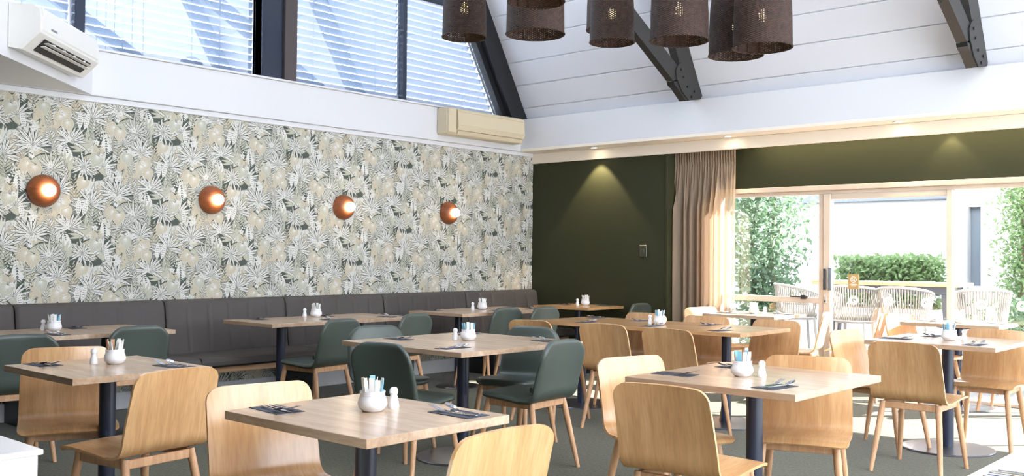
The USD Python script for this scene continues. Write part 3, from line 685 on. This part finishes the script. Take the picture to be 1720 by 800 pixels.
obj("wooden_rail", box(-7.245, -7.205, seams[0], seams[-1], .31, .3645, .003), "rail_wood", bq)
for s in seams[::1]:
    y = min(max(s, seams[0]+.05), seams[-1]-.05)
    obj("bench_leg", box(XW+.02, -7.25, y-.02, y+.02, 0, .31, .002), "black", bq)
    
# ================================================================== TABLES
def table_builder(sx, sy, poles, warm=False, br=.30):
    def b(t):
        obj("tabletop", box(-sx/2, sx/2, -sy/2, sy/2, .72, .75, .0015), "table_wood_warm" if warm else "table_wood", t)
        for (px, py) in poles:
            obj("pole", moved(lathe([(.0385, .018), (.0385, .708)], 28), (px, py, 0)), "pole", t, smooth=True)
            obj("base_plate", moved(lathe([(.001, .0), (br, .0), (br, .006), (br-.006, .012), (.05, .018), (.0385, .02)], 48), (px, py, 0)), "base", t, smooth=20)
            obj("mounting_plate", box(px-.14, px+.14, py-.14, py+.14, .706, .7195, .002), "pole", t)
    return b
tables = {   # x0, x1, y0, y1, description
 "T1": (-3.03, -2.26, 1.89, 2.53, "the front centre table"), "T2": (-5.0, -4.25, 1.9, 2.58, "the left counter-side table"),
 "T3": (-4.98, -3.90, 3.95, 5.08, "the green-chair table"), "T4": (-7.25, -6.51, 2.2, 3.65, "the leftmost banquette table"),
 "T5": (-7.22, -6.52, 4.48, 5.98, "the second banquette table"), "T6": (-7.25, -6.5, 6.59, 7.95, "the third banquette table"),
 "T7": (-7.2, -6.42, 8.45, 9.12, "the corner table by the green wall"), "T8": (-5.5, -3.5, 6.45, 7.26, "the long centre table"),
 "T9": (-2.61, -1.77, 3.72, 4.63, "the near right table"), "T10": (-2.65, -1.81, 6.62, 7.46, "the round-base right table"),
 "T11": (-5.07, -4.29, 8.56, 9.26, "the table by the curtain"), "T12": (-3.2, -2.38, 8.80, 9.38, "the far right door-side table"),
 "T13": (-.79, .03, 2.28, 3.12, "the cropped bottom-right table")}
tlabel = {"T1": "square oak table in the front centre with black pole", "T2": "oak table at left beside the white counter, wooden chair on each side", "T3": "large oak table in the middle ringed by four green chairs",
 "T4": "leftmost oak table against the charcoal banquette", "T5": "second oak table from the left along the banquette", "T6": "third oak table from the left along the banquette", "T7": "warm oak table in the far corner by the dark green wall",
 "T8": "long warm oak table in the centre with wooden chairs both sides", "T9": "near right oak table with a bright sheen and black pole", "T10": "right oak table standing on a large round base plate",
 "T11": "oak table in front of the beige curtain", "T12": "far right oak table in front of the glass doors", "T13": "pale oak table cropped at the bottom right corner"}
for k, (x0, x1, y0, y1, d) in tables.items():
    sx, sy = round(x1-x0, 3), round(y1-y0, 3); cx, cy = (x0+x1)/2, (y0+y1)/2
    poles = [(0, 0)]
    if k in ("T4", "T5", "T6"): poles = [(0, -sy/2+.33), (0, sy/2-.33)]
    if k == "T8": poles = [(-.77, 0), (.66, 0)]
    br = .22 if k in ("T4", "T5", "T6") else .30
    t = thing("dining_table", tlabel[k], "table", (cx, cy, 0), 0, "oak dining tables on black poles"); table_builder(sx, sy, poles, k in ("T7", "T8"), br)(t)

# ================================================================== CHAIRS
def shell(width_f, prof, th, r_top, r_front, cup=.028, pad=0., nu=25):
    """Bent seat-and-back shell: prof is the (y, z) line from seat front to back top."""
    prof = np.array(prof, float); s = np.concatenate([[0], np.cumsum(np.hypot(*np.diff(prof, axis=0).T))])
    # dense, smooth
    from scipy.interpolate import CubicSpline
    cs = CubicSpline(s, prof); L = s[-1]; base = np.linspace(0, L, 46)
    q = np.unique(np.concatenate([base, np.array([0, .004, .012, .024, .04]), L-np.array([0, .004, .012, .024, .04, .06])]))
    P = cs(q); T = cs(q, 1); T /= np.linalg.norm(T, axis=1)[:, None]; N = np.column_stack([-T[:, 1], T[:, 0]])    # N: towards the sitter
    u = np.linspace(-1, 1, nu); u = np.sign(u)*(1-(1-np.abs(u))**1.35)
    top, bot = np.zeros((len(q), nu, 3)), np.zeros((len(q), nu, 3))
    for i in range(len(q)):
        w = width_f(q[i]/L); d0, d1 = q[i], L-q[i]
        def cut(d, r): return r-math.sqrt(max(r*r-(r-d)**2, 0)) if d < r else 0.
        w = max(w-cut(d0, r_front)-cut(d1, r_top), .01)
        x = u*w; f = q[i]/L; c = cup*max(0, (f-.45)/.55)*(u*w/.21)**2 + .006*(u**2)*(f < .45)
        dist = np.minimum((1-np.abs(u))*w, min(d0, d1))
        h = np.full(nu, th/2)
        if pad: h = th/2*np.sqrt(np.clip(1-(1-np.clip(dist/pad, 0, 1))**2, .0, 1))+.001
        for A, sg in ((top, 1), (bot, -1)):
            A[i, :, 0] = x; A[i, :, 1] = P[i, 0]+N[i, 0]*(c+sg*h); A[i, :, 2] = P[i, 1]+N[i, 1]*(c+sg*h)
    v1, f1 = grid(top); v2, f2 = grid(bot); n1 = len(v1); a, b = top.shape[:2]
    idx = np.arange(a*b).reshape(a, b); loop = np.concatenate([idx[0, :-1], idx[:-1, -1], idx[-1, :0:-1], idx[:0:-1, 0]])
    rim = []
    for i in range(len(loop)):
        p, q2 = loop[i], loop[(i+1) % len(loop)]; rim += [(p, q2, q2+n1), (p, q2+n1, p+n1)]
    m = trimesh.Trimesh(np.vstack([v1, v2]), np.vstack([f1, f2[:, ::-1]+n1, rim]), process=False); trimesh.repair.fix_normals(m); return m
PROF = [(.235, .438), (.215, .452), (.16, .460), (.05, .456), (-.07, .446), (-.135, .442), (-.182, .452), (-.207, .478), (-.216, .52), (-.232, .62), (-.252, .72), (-.27, .805)]
def frame_parts(t, mt="leg_wood"):
    tops = {(-1, 1): (.165, .150), (1, 1): (.165, .150), (-1, -1): (.165, -.165), (1, -1): (.165, -.165)}
    for (sx, sy) in ((-1, 1), (1, 1), (-1, -1), (1, -1)):
        a = (sx*.165, .155 if sy > 0 else -.165, .436 if sy > 0 else .428); b = (sx*.208, .225 if sy > 0 else -.255, 0.)
        p = [np.array(a)*(1-f)+np.array(b)*f for f in (0, .35, .7, 1)]
        obj("leg", tube(p, [.0185, .0185, .0155, .0125], 14), mt, t, smooth=50)
    obj("front_apron", box(-.155, .155, .145, .165, .392, .434, .003), mt, t); obj("rear_apron", box(-.155, .155, -.178, -.158, .388, .428, .003), mt, t)
    for sx in (-1, 1): obj("side_apron", box(sx*.156, sx*.176, -.155, .150, .390, .430, .003), mt, t)
def wood_chair(t):
    obj("shell", shell(lambda f: .212+.012*(1-f)+.006*math.sin(PI*f), PROF, .012, .055, .035), "chair_wood", t, smooth=38)
    frame_parts(t)
def green_chair(t):
    sh = obj("upholstered_shell", shell(lambda f: .218+.010*math.sin(PI*f), PROF, .036, .115, .14, cup=.04, pad=.03, nu=31), "leather", t, smooth=60)
    obj("maker_tag", box(-.226, -.2215, -.215, -.200, .50, .53), "dark", sh)
    frame_parts(t)
CH = [  # key, type, centre x, y, facing (deg), label
 ("C1", "w", -4.90, 2.17, -22, "wooden chair left of the left table, face turned to the camera, near the white counter"),
 ("C2", "w", -4.13, 2.13, 188, "wooden chair right of the left table, seen from behind"),
 ("C3", "w", -2.95, 2.12, -10, "pale wooden chair at the left side of the front centre table"),
 ("C4", "w", -2.15, 2.07, 180, "cropped wooden chair at the right side of the front centre table, back to camera"),
 ("C5", "w", -2.11, 3.51, 93, "wooden chair with its back to the camera in front of the near right table"),
 ("C6", "w", -2.55, 4.00, -16, "pale wooden chair at the left side of the near right table"),
 ("C7", "w", -2.10, 4.49, -70, "wooden chair behind the near right table facing the camera"),
 ("C8", "w", -2.14, 6.23, 90, "wooden chair with its back to the camera at the right table with round base"),
 ("C9", "w", -2.06, 7.32, -88, "wooden chair behind the right table with round base, facing the camera"),
 ("C10", "w", -2.56, 6.74, -8, "pale wooden chair at the left side of the right table with round base"),
 ("C11", "g", -4.30, 3.93, 100, "dark green leather chair nearest the camera at the large middle table"),
 ("C12", "g", -5.06, 4.46, -16, "green leather chair at the left side of the large middle table"),
 ("C13", "g", -3.95, 4.57, 184, "green leather chair at the right side of the large middle table, back lit"),
 ("C14", "g", -4.46, 5.03, -76, "green leather chair behind the large middle table"),
 ("C15", "g", -6.63, 3.30, 178, "right-hand green leather chair at the leftmost banquette table"),
 ("C16", "g", -6.42, 2.48, 170, "green leather chair at the left edge of the picture"),
 ("C17", "g", -6.32, 4.75, 188, "left-hand green leather chair at the second banquette table"),
 ("C18", "g", -6.46, 5.66, 188, "right-hand green leather chair at the second banquette table"),
 ("C19", "g", -6.66, 7.09, 180, "left-hand pale-lit green chair at the third banquette table"),
 ("C20", "g", -6.50, 7.48, 180, "right-hand pale-lit green chair at the third banquette table"),
 ("C21", "g", -6.33, 8.90, 182, "green leather chair at the corner table by the green wall"),
 ("C22", "w", -4.96, 6.06, 92, "wooden chair at the left end of the long table's near side"),
 ("C23", "w", -4.34, 6.17, 92, "middle wooden chair on the near side of the long table"),
 ("C24", "w", -3.72, 6.11, 88, "right-hand wooden chair on the near side of the long table"),
 ("C25", "w", -4.93, 7.08, -88, "left wooden chair on the far side of the long table"),
 ("C26", "w", -4.30, 7.10, -84, "middle wooden chair on the far side of the long table"),
 ("C27", "w", -3.68, 7.08, -92, "right wooden chair on the far side of the long table"),
 ("C28", "w", -4.90, 8.60, -20, "sunlit wooden chair left of the table by the curtain"),
 ("C29", "w", -4.12, 8.64, 195, "sunlit wooden chair right of the table by the curtain, seen from the side"),
 ("C30", "w", -3.00, 8.93, -14, "sunlit wooden chair left of the far right table"),
 ("C31", "w", -3.68, 9.02, 182, "shaded wooden chair by the sliding door, seen from the side behind the tables"),
 ("C32", "w", -2.36, 9.12, 180, "wooden chair at the right edge of the picture by the far right table"),
]
for key, ty, x, y, a, lab in CH:
    if ty == "w": copies("wood_chair", wood_chair, "dining_chair", lab, "chair", (x, y, 0), math.radians(a-90), "oak veneer dining chairs")
    else: copies("green_chair", green_chair, "dining_chair", lab, "chair", (x, y, 0), math.radians(a-90), "green leather dining chairs")

# ================================================================== TABLEWARE
def bowl(t):
    o = [(.001, .0), (.034, .0), (.038, .004), (.049, .016), (.0525, .026), (.050, .040), (.0455, .052), (.0435, .060), (.0455, .070), (.0445, .0725)]
    i = [(.042, .070), (.041, .060), (.046, .042), (.049, .026), (.044, .014), (.001, .008)]
    obj("bowl_body", lathe(o+i, 32), "ceramic", t, smooth=50)
    obj("bowl_beading", moved(lathe([(.0436, .0575), (.0452, .0590), (.0436, .0605)], 32), (0, 0, 0)), "ceramic", t)
def shaker(t):
    obj("shaker_body", lathe([(.001, .0), (.019, .0), (.020, .004), (.0195, .016), (.0165, .030), (.0125, .046), (.0125, .052)], 24), "ceramic", t, smooth=50)
    obj("shaker_cap", lathe([(.0126, .0521), (.0148, .053), (.0158, .060), (.0145, .069), (.009, .0755), (.001, .077)], 24), "ceramic", t, smooth=60)
def sachet(m):
    def b(t):
        obj("paper_tube", hull([(x, y-.17*z, z) for x in (-.009, .009) for y, z in ((-.0018, .004), (.0018, .004), (.004, .04), (-.004, .04), (.002, .092), (-.002, .092))]), m, t, smooth=False)
        obj("crimped_end", hull([(x, y-.17*z, z) for x in (-.0092, .0092) for y in (-.0009, .0009) for z in (.0915, .101)]), m, t, smooth=False)
    return b
def bent(poly, zf, th=.0016):
    """Flat outline lifted by zf(y)."""
    m = extrude(poly, th); m = m.subdivide_to_size(.012, max_iter=6) if hasattr(m, "subdivide_to_size") else m
    v = m.vertices.copy(); v[:, 2] += zf(v[:, 1]) ; m.vertices = v; return m
def lift(y): y = np.asarray(y); return .004+.019*np.clip((y-.02)/.08, 0, 1)**1.3 - 0*y
def fork(t):
    tines = [Polygon([(-.011+.0062*k, .055), (-.0075+.0062*k, .055), (-.0078+.0062*k, .098), (-.0104+.0062*k, .098)]) for k in range(4)]
    poly = unary_union([Polygon([(-.004, -.095), (.004, -.095), (.0045, -.07), (.0025, 0), (.003, .028), (-.003, .028), (-.0025, 0), (-.0045, -.07)]), Polygon([(-.003, .024), (.003, .024), (.011, .042), (.0115, .058), (-.0115, .058), (-.011, .042)])]+[p.buffer(.0003) for p in tines])
    obj("fork_body", bent(poly, lift), "steel", t, smooth=40)
def spoon(t):
    from shapely.geometry import Point
    el = affinity.translate(affinity.scale(Point(0, 0).buffer(1, 12), .0165, .029), 0, .062)
    poly = unary_union([Polygon([(-.004, -.095), (.004, -.095), (.0045, -.07), (.0025, 0), (.003, .038), (-.003, .038), (-.0025, 0), (-.0045, -.07)]), el])
    m = bent(poly, lift); v = m.vertices.copy(); r = ((v[:, 0]/.0165)**2+((v[:, 1]-.062)/.029)**2); v[:, 2] += np.where(r < 1, -(1-r)*.005, 0)+.0022; m.vertices = v
    obj("spoon_body", m, "steel", t, smooth=60)
def knife(t):
    poly = Polygon([(-.0045, -.095), (.0045, -.095), (.005, -.06), (.004, .0), (.0085, .01), (.0095, .05), (.005, .09), (-.002, .108), (-.005, .06), (-.004, .0), (-.005, -.06)])
    obj("knife_body", bent(poly, lambda y: .0035+0*np.asarray(y)), "steel", t, smooth=40)
def napkin(t):
    obj("lower_fold", box(-.055, .055, -.10, .10, 0, .0016), "napkin", t)
    P = np.zeros((9, 7, 3))
    for i, x in enumerate(np.linspace(-.0545, .0545, 9)):
        for j, y in enumerate(np.linspace(-.0995, .0985, 7)):
            P[i, j] = (x, y, .0022+.0012*math.sin(i*.7)*math.sin(j*.8)**2)
    v, f = grid(P); n = len(v); m = trimesh.Trimesh(np.vstack([v, v-[0, 0, .0006]]), np.vstack([f, f[:, ::-1]+n]), process=False); trimesh.repair.fix_normals(m)
    obj("upper_fold", m, "napkin", t, smooth=True)

SET = [  # table, x, y, facing of the diner (deg), where
 ("T1", -2.92, 2.03, 0, "left side of"), ("T1", -2.40, 2.42, 180, "right side of"),
 ("T2", -4.89, 2.04, 0, "left side of"), ("T2", -4.40, 2.46, 180, "right side of"),
 ("T4", -7.12, 3.19, 0, "far side of"), ("T4", -6.64, 2.86, 180, "near side of"), ("T4", -6.64, 3.50, 180, "right end of"),
 ("T5", -7.10, 4.72, 0, "far left of"), ("T5", -7.10, 5.42, 0, "far right of"), ("T5", -6.64, 5.15, 180, "near left of"), ("T5", -6.64, 5.80, 180, "near right of"),
 ("T6", -7.12, 6.80, 0, "far left of"), ("T6", -7.12, 7.45, 0, "far right of"), ("T6", -6.62, 7.25, 180, "near left of"), ("T6", -6.62, 7.80, 180, "near right of"),
 ("T7", -7.05, 8.83, 0, "left side of"), ("T7", -6.58, 8.98, 180, "right side of"),
 ("T3", -4.14, 4.12, 90, "near corner of"), ("T3", -4.05, 4.90, 180, "right side of"), ("T3", -4.80, 4.92, -90, "far side of"), ("T3", -4.83, 4.30, 0, "left side of"),
 ("T8", -5.02, 6.60, 90, "near left of"), ("T8", -4.38, 6.62, 90, "near middle of"), ("T8", -3.76, 6.62, 90, "near right of"), ("T8", -5.32, 7.14, -90, "far left of"), ("T8", -4.82, 7.12, -90, "far middle of"), ("T8", -4.14, 7.12, -90, "far right of"),
 ("T9", -2.49, 3.96, 0, "left side of"), ("T9", -2.46, 4.47, -90, "far side of"), ("T9", -1.94, 3.88, 90, "near side of"),
 ("T10", -2.53, 6.88, 0, "left side of"), ("T10", -2.42, 7.33, -90, "far side of"), ("T10", -1.98, 6.78, 90, "near side of"),
 ("T11", -4.94, 8.80, 0, "left side of"), ("T11", -4.42, 9.05, 180, "right side of"),
 ("T12", -3.06, 9.08, 0, "left side of"), ("T12", -2.52, 9.22, 180, "right side of"),
 ("T13", -.66, 2.72, 0, "left side of"),
]
for tk, x, y, a, where in SET:
    d = tables[tk][4]; rz = math.radians(a-90+RNG.uniform(-6, 6)); z0 = .75; ca, sa = math.cos(rz), math.sin(rz)
    def at(lx, ly): return (x+lx*ca-ly*sa, y+lx*sa+ly*ca)
    copies("napkin", napkin, "napkin", f"folded slate napkin at the {where} {d}", "napkin", (x, y, z0), rz, "slate napkins")
    zc = z0+.0036
    for kind, fn, lx, dy, da in (("fork", fork, -.024, .012, .05), ("knife", knife, .0, .0, -.03), ("spoon", spoon, .026, .010, -.06)):
        px, py = at(lx, dy); zz = zc-.002 if kind != "spoon" else zc-.002
        copies(kind, fn, kind, f"steel {kind} at the {where} {d}", kind, (px, py, zz), rz+da+RNG.uniform(-.04, .04), f"steel {kind}s at the place settings")
COND = [("T1", (-2.66, 2.25), (-2.655, 2.345), "bw"), ("T2", (-4.70, 2.31), (-4.765, 2.235), "wn"), ("T4", (-6.95, 2.97), (-7.03, 2.93), "bw"), ("T5", (-7.06, 5.31), (-7.12, 5.23), "w"),
        ("T6", (-6.95, 7.34), (-7.0, 7.25), "w"), ("T7", (-6.80, 8.90), (-6.86, 8.83), "w"), ("T3", (-4.46, 4.58), (-4.54, 4.54), "b"), ("T8", (-4.45, 6.84), (-4.54, 6.83), "wb"),
        ("T9", (-2.23, 4.13), (-2.15, 4.17), "nb"), ("T10", (-2.22, 7.04), (-2.13, 7.06), "b"), ("T11", (-4.66, 8.86), (-4.55, 8.88), "w"), ("T12", (-2.76, 9.03), (-2.64, 9.05), "w")]
pm = {"b": "paper_blue", "w": "paper_white", "n": "paper_brown"}; pn = {"b": "blue", "w": "white", "n": "brown"}
for tk, (bx, by), (sx, sy), cols in COND:
    d = tables[tk][4]
    copies("bowl", bowl, "sugar_bowl", f"white ceramic sachet bowl on {d}", "bowl", (bx, by, .75), RNG.uniform(0, 6), "white sachet bowls")
    copies("shaker", shaker, "salt_shaker", f"white ceramic salt shaker on {d}", "salt shaker", (sx, sy, .75), RNG.uniform(0, 6), "white salt shakers")
    POS = ("right-hand", "rear right", "rear", "rear left", "left-hand", "front left", "front", "front right", "middle")
    for k in range(9):
        c = (cols+("w" if len(cols) == 1 and k > 5 else ""))[k % max(1, len(cols))] if k < 6 else "w"
        ang = 2*PI*k/8+CAM["yaw"]+RNG.uniform(-.1, .1); rr = (.020+.006*RNG.random())*(k < 8)
        m = pm[c]
        p = copies("sachet_"+c, sachet(m), "sachet", f"{pn[c]} paper sachet, {POS[k]} in the bowl on {d}", "sachet", (bx+rr*math.cos(ang), by+rr*math.sin(ang), .7590+.012*RNG.random()), ang+PI/2+RNG.uniform(-.4, .4), f"{pn[c]} sachets in the bowl on {d}")

# ------------------------------------------------------------------ white counter, bottom left
cn = thing("counter", "white laminate counter corner at the bottom left of the picture", "counter")
obj("counter_body", box(-3.6, -2.80, -.6, 1.16, .06, .735, .003), "counter", cn); obj("counter_top", box(-3.6, -2.79, -.6, 1.17, .735, .75, .002), "counter", cn); obj("plinth", box(-3.56, -2.84, -.56, 1.12, 0, .06), "dark", cn)

# ================================================================== OUTSIDE
struct("patio", box(-16, 12, YB+.18, 24, -.16, -.04), "patio", "pale paving of the courtyard outside the glass doors", category="paving")
gw = struct_group("garden_wall", "white rendered courtyard wall beyond the glass doors", "wall")
struct("wall_body", box(-12, -4.0635, 13.8529, 14.0376, -.04, 2.8), "render", parent=gw)
struct("fascia", box(-12, -4.082, 13.7606, 13.8529, 2.1312, 2.6, .01), "fascia", parent=gw)
ww = struct_group("wing_wall", "white wing of the building with a recessed window at the right outside", "wall")
x0, x1, x2 = -4.0635, -3.9435, -3.7588
for q in ((x0, x1, 13.1141, -.04, 2.8), (x1, x2, 13.2526, -.04, 0.9768), (x1, x2, 13.2526, 1.9926, 2.8), (x2, 8, 13.1141, -.04, 2.8)):
    struct("wall_body", box(q[0], q[1], q[2], 14.0376, q[3], q[4]), "render", parent=ww)
struct("window_recess", box(x1, x2, 13.345, 13.4374, 0.9768, 1.9926), "glass_dark", parent=ww)
vr = struct_group("verandah_roof", "white verandah roof outside the open right side of the room", "roof")
struct("roof_slab", box(XR+.16, XR+2.0, 4.3, 9.3, 2.72, 2.82), "white", parent=vr)

def bar_table():
    t = thing("bar_table", "outdoor bar table with pale timber top and grey legs by the stools", "table")
    obj("timber_top", box(-4.8208, -3.2324, 10.5282, 11.0362, 1.022, 1.064, .004), "timber_out", t)
    obj("apron", box(-4.7285, -3.3247, 10.5652, 10.9992, .94, 1.0215, .003), "grey_metal", t)
    for x in (-4.6915, -3.3616):
        for y in (10.5929, 10.9715): obj("leg", hull([(x+a, y+b, .94) for a in (-.05, .05) for b in (-.03, .03)]+[(x+(.05 if x > -4.06 else -.05)+a, y+b, -.04) for a in (-.035, .035) for b in (-.03, .03)]), "grey_metal", t)
    obj("footrail", box(-4.71, -3.3432, 10.7684, 10.7961, .2, .24, .003), "grey_metal", t)
bar_table()
def stool(t):
    R = .25; arc = np.linspace(math.radians(-125), math.radians(125), 40)     # open at +y (towards the table), back at -y
    def pt(a, r, zz): return (r*math.sin(a), -r*math.cos(a), zz)
    def topz(a): return 1.022-.10*(abs(a)/math.radians(125))**2
    obj("top_rail", tube([pt(a, R+.015, topz(a)) for a in arc], .014, 8), "white_metal", t, smooth=True)
    obj("lower_rail", tube([pt(a, R-.035, .655) for a in arc], .011, 8), "white_metal", t, smooth=True)
    rp = []
    for a in np.linspace(math.radians(-123), math.radians(123), 42):
        rp.append(tube([pt(a, R-.035, .655), pt(a+.01, R-.005, .84), pt(a, R+.015, topz(a))], .007, 5))
    p = obj("rope_weave", cat(*rp), "rope", t, smooth=True); put(p, kind="stuff")
    obj("seat_pad", lathe([(.001, .655), (.185, .655), (.196, .668), (.196, .695), (.18, .708), (.001, .711)], 28), "rope", t, smooth=40)
    obj("seat_frame", lathe([(.16, .63), (.195, .63), (.195, .654), (.16, .654)], 28), "white_metal", t)
    for sx in (-1, 1):
        for sy in (-1, 1): obj("leg", tube([(sx*.145, sy*.135, .64), (sx*.20, sy*.19, -.04)], [.015, .012], 8), "white_metal", t)
    obj("foot_ring", cat(*[box(-.185, .185, sy*.18-.008, sy*.18+.008, .20, .216) for sy in (-1, 1)]), "white_metal", t)
for x, y, a, lab in ((-4.1744, 10.1773, 4, "left of the three rope bar stools behind the sliding door"), (-3.6387, 10.1773, -3, "middle rope bar stool behind the sliding door"), (-2.9184, 10.205, 28, "right rope bar stool behind the fixed glass, turned aside"), (-4.8762, 10.3251, -50, "rope bar stool behind the window beside the curtain")):
    copies("stool", stool, "bar_stool", lab, "bar stool", (x, y, 0), math.radians(a), "pale rope bar stools in the courtyard")

def foliage(n, sampler, size, rng, up=.3):
    V, F = [], []
    for i in range(n):
        p = np.array(sampler(rng)); s = size*rng.uniform(.6, 1.25)
        d = np.array([rng.gauss(0, 1), rng.gauss(0, 1), rng.gauss(0, .7)-up]); d /= np.linalg.norm(d)
        a = np.cross(d, [rng.gauss(0, 1), rng.gauss(0, 1), rng.gauss(0, 1)]); a /= np.linalg.norm(a); nn = np.cross(d, a)
        k = len(V); V += [p, p+d*s*.5+a*s*.24+nn*s*.05, p+d*s, p+d*s*.5-a*s*.24+nn*s*.05]; F += [(k, k+1, k+2), (k, k+2, k+3)]
    return np.array(V), np.array(F)
rng = random.Random(11)
pl = thing("planter", "long white planter box at the foot of the courtyard wall", "planter")
obj("planter_box", box(-6.2338, -4.1559, 12.56, 13.2065, -.04, .672, .01), "render", pl); obj("soil", box(-6.1876, -4.2021, 12.6062, 13.1603, .672, .69), "bark", pl)
for k in range(5):
    x = -5.33+k*.25
    t = thing("hedge_shrub", f"{('first','second','third','fourth','fifth')[k]} leafy shrub from the left in the courtyard hedge behind the bar table", "shrub", (x, 12.8832, .69), 0, "hedge shrubs behind the bar table")
    st = [tube([(0, 0, 0), (rng.uniform(-.06, .06), rng.uniform(-.05, .05), .25), (rng.uniform(-.14, .14), rng.uniform(-.1, .1), .62)], [.012, .009, .005], 6) for _ in range(4)]
    obj("stem", cat(*st), "bark", t)
    v, f = foliage(900, lambda r: (max(-.16, min(.16, r.gauss(0, .13))), max(-.2, min(.2, r.gauss(0, .12))), .66*r.random()**.7), .085, rng)
    p = obj("foliage", (v, f), "leaf", t, smooth=False); put(p, kind="stuff")
def climber():
    t = thing("climbing_shrub", "tall leafy climbing shrub outside the window beside the curtain", "shrub", (-6.1138, 11.5903, -.04))
    for (dx, dy) in ((0, 0), (.22, .1)):
        obj("trunk", tube([(dx, dy, 0), (dx+.03, dy, .8), (dx-.02, dy+.02, 1.5), (dx+.06, dy, 2.3)], [.035, .03, .025, .015], 8), "bark", t)
    def smp(r):
        z = r.uniform(.2, 2.55); w = .16+.30*math.exp(-((z-1.85)/.55)**2)+.10*math.exp(-((z-1.2)/.2)**2)
        return (.12+max(-1.6*w, min(1.5*w, r.gauss(0, w*.75))), r.gauss(0, .2), z)
    v, f = foliage(5200, smp, .095, rng); p = obj("foliage", (v, f), "leaf2", t, smooth=False); put(p, kind="stuff")
climber()
def column():
    t = thing("columnar_shrub", "narrow green columnar shrub at the right edge outside", "shrub", (-3.0661, 12.2829, -.04))
    obj("trunk", tube([(0, 0, 0), (0, 0, 2.2)], [.04, .015], 8), "bark", t)
    v, f = foliage(5200, lambda r: (r.gauss(0, .12)*1.0, r.gauss(0, .12), r.uniform(.35, 2.6)), .06, rng, -.5); p = obj("foliage", (v, f), "leaf", t, smooth=False); put(p, kind="stuff")
    t = thing("garden_shrub", "low white-green shrub at the foot of the columnar shrub outside", "shrub", (-2.79, 10.82, -.04))
    obj("stem", tube([(0, 0, 0), (.02, 0, .5)], [.02, .01], 6), "bark", t)
    v, f = foliage(900, lambda r: (r.gauss(0, .22), r.gauss(0, .18), .1+.85*r.random()), .08, rng); p = obj("foliage", (v, f), "leaf2", t, smooth=False); put(p, kind="stuff")
column()
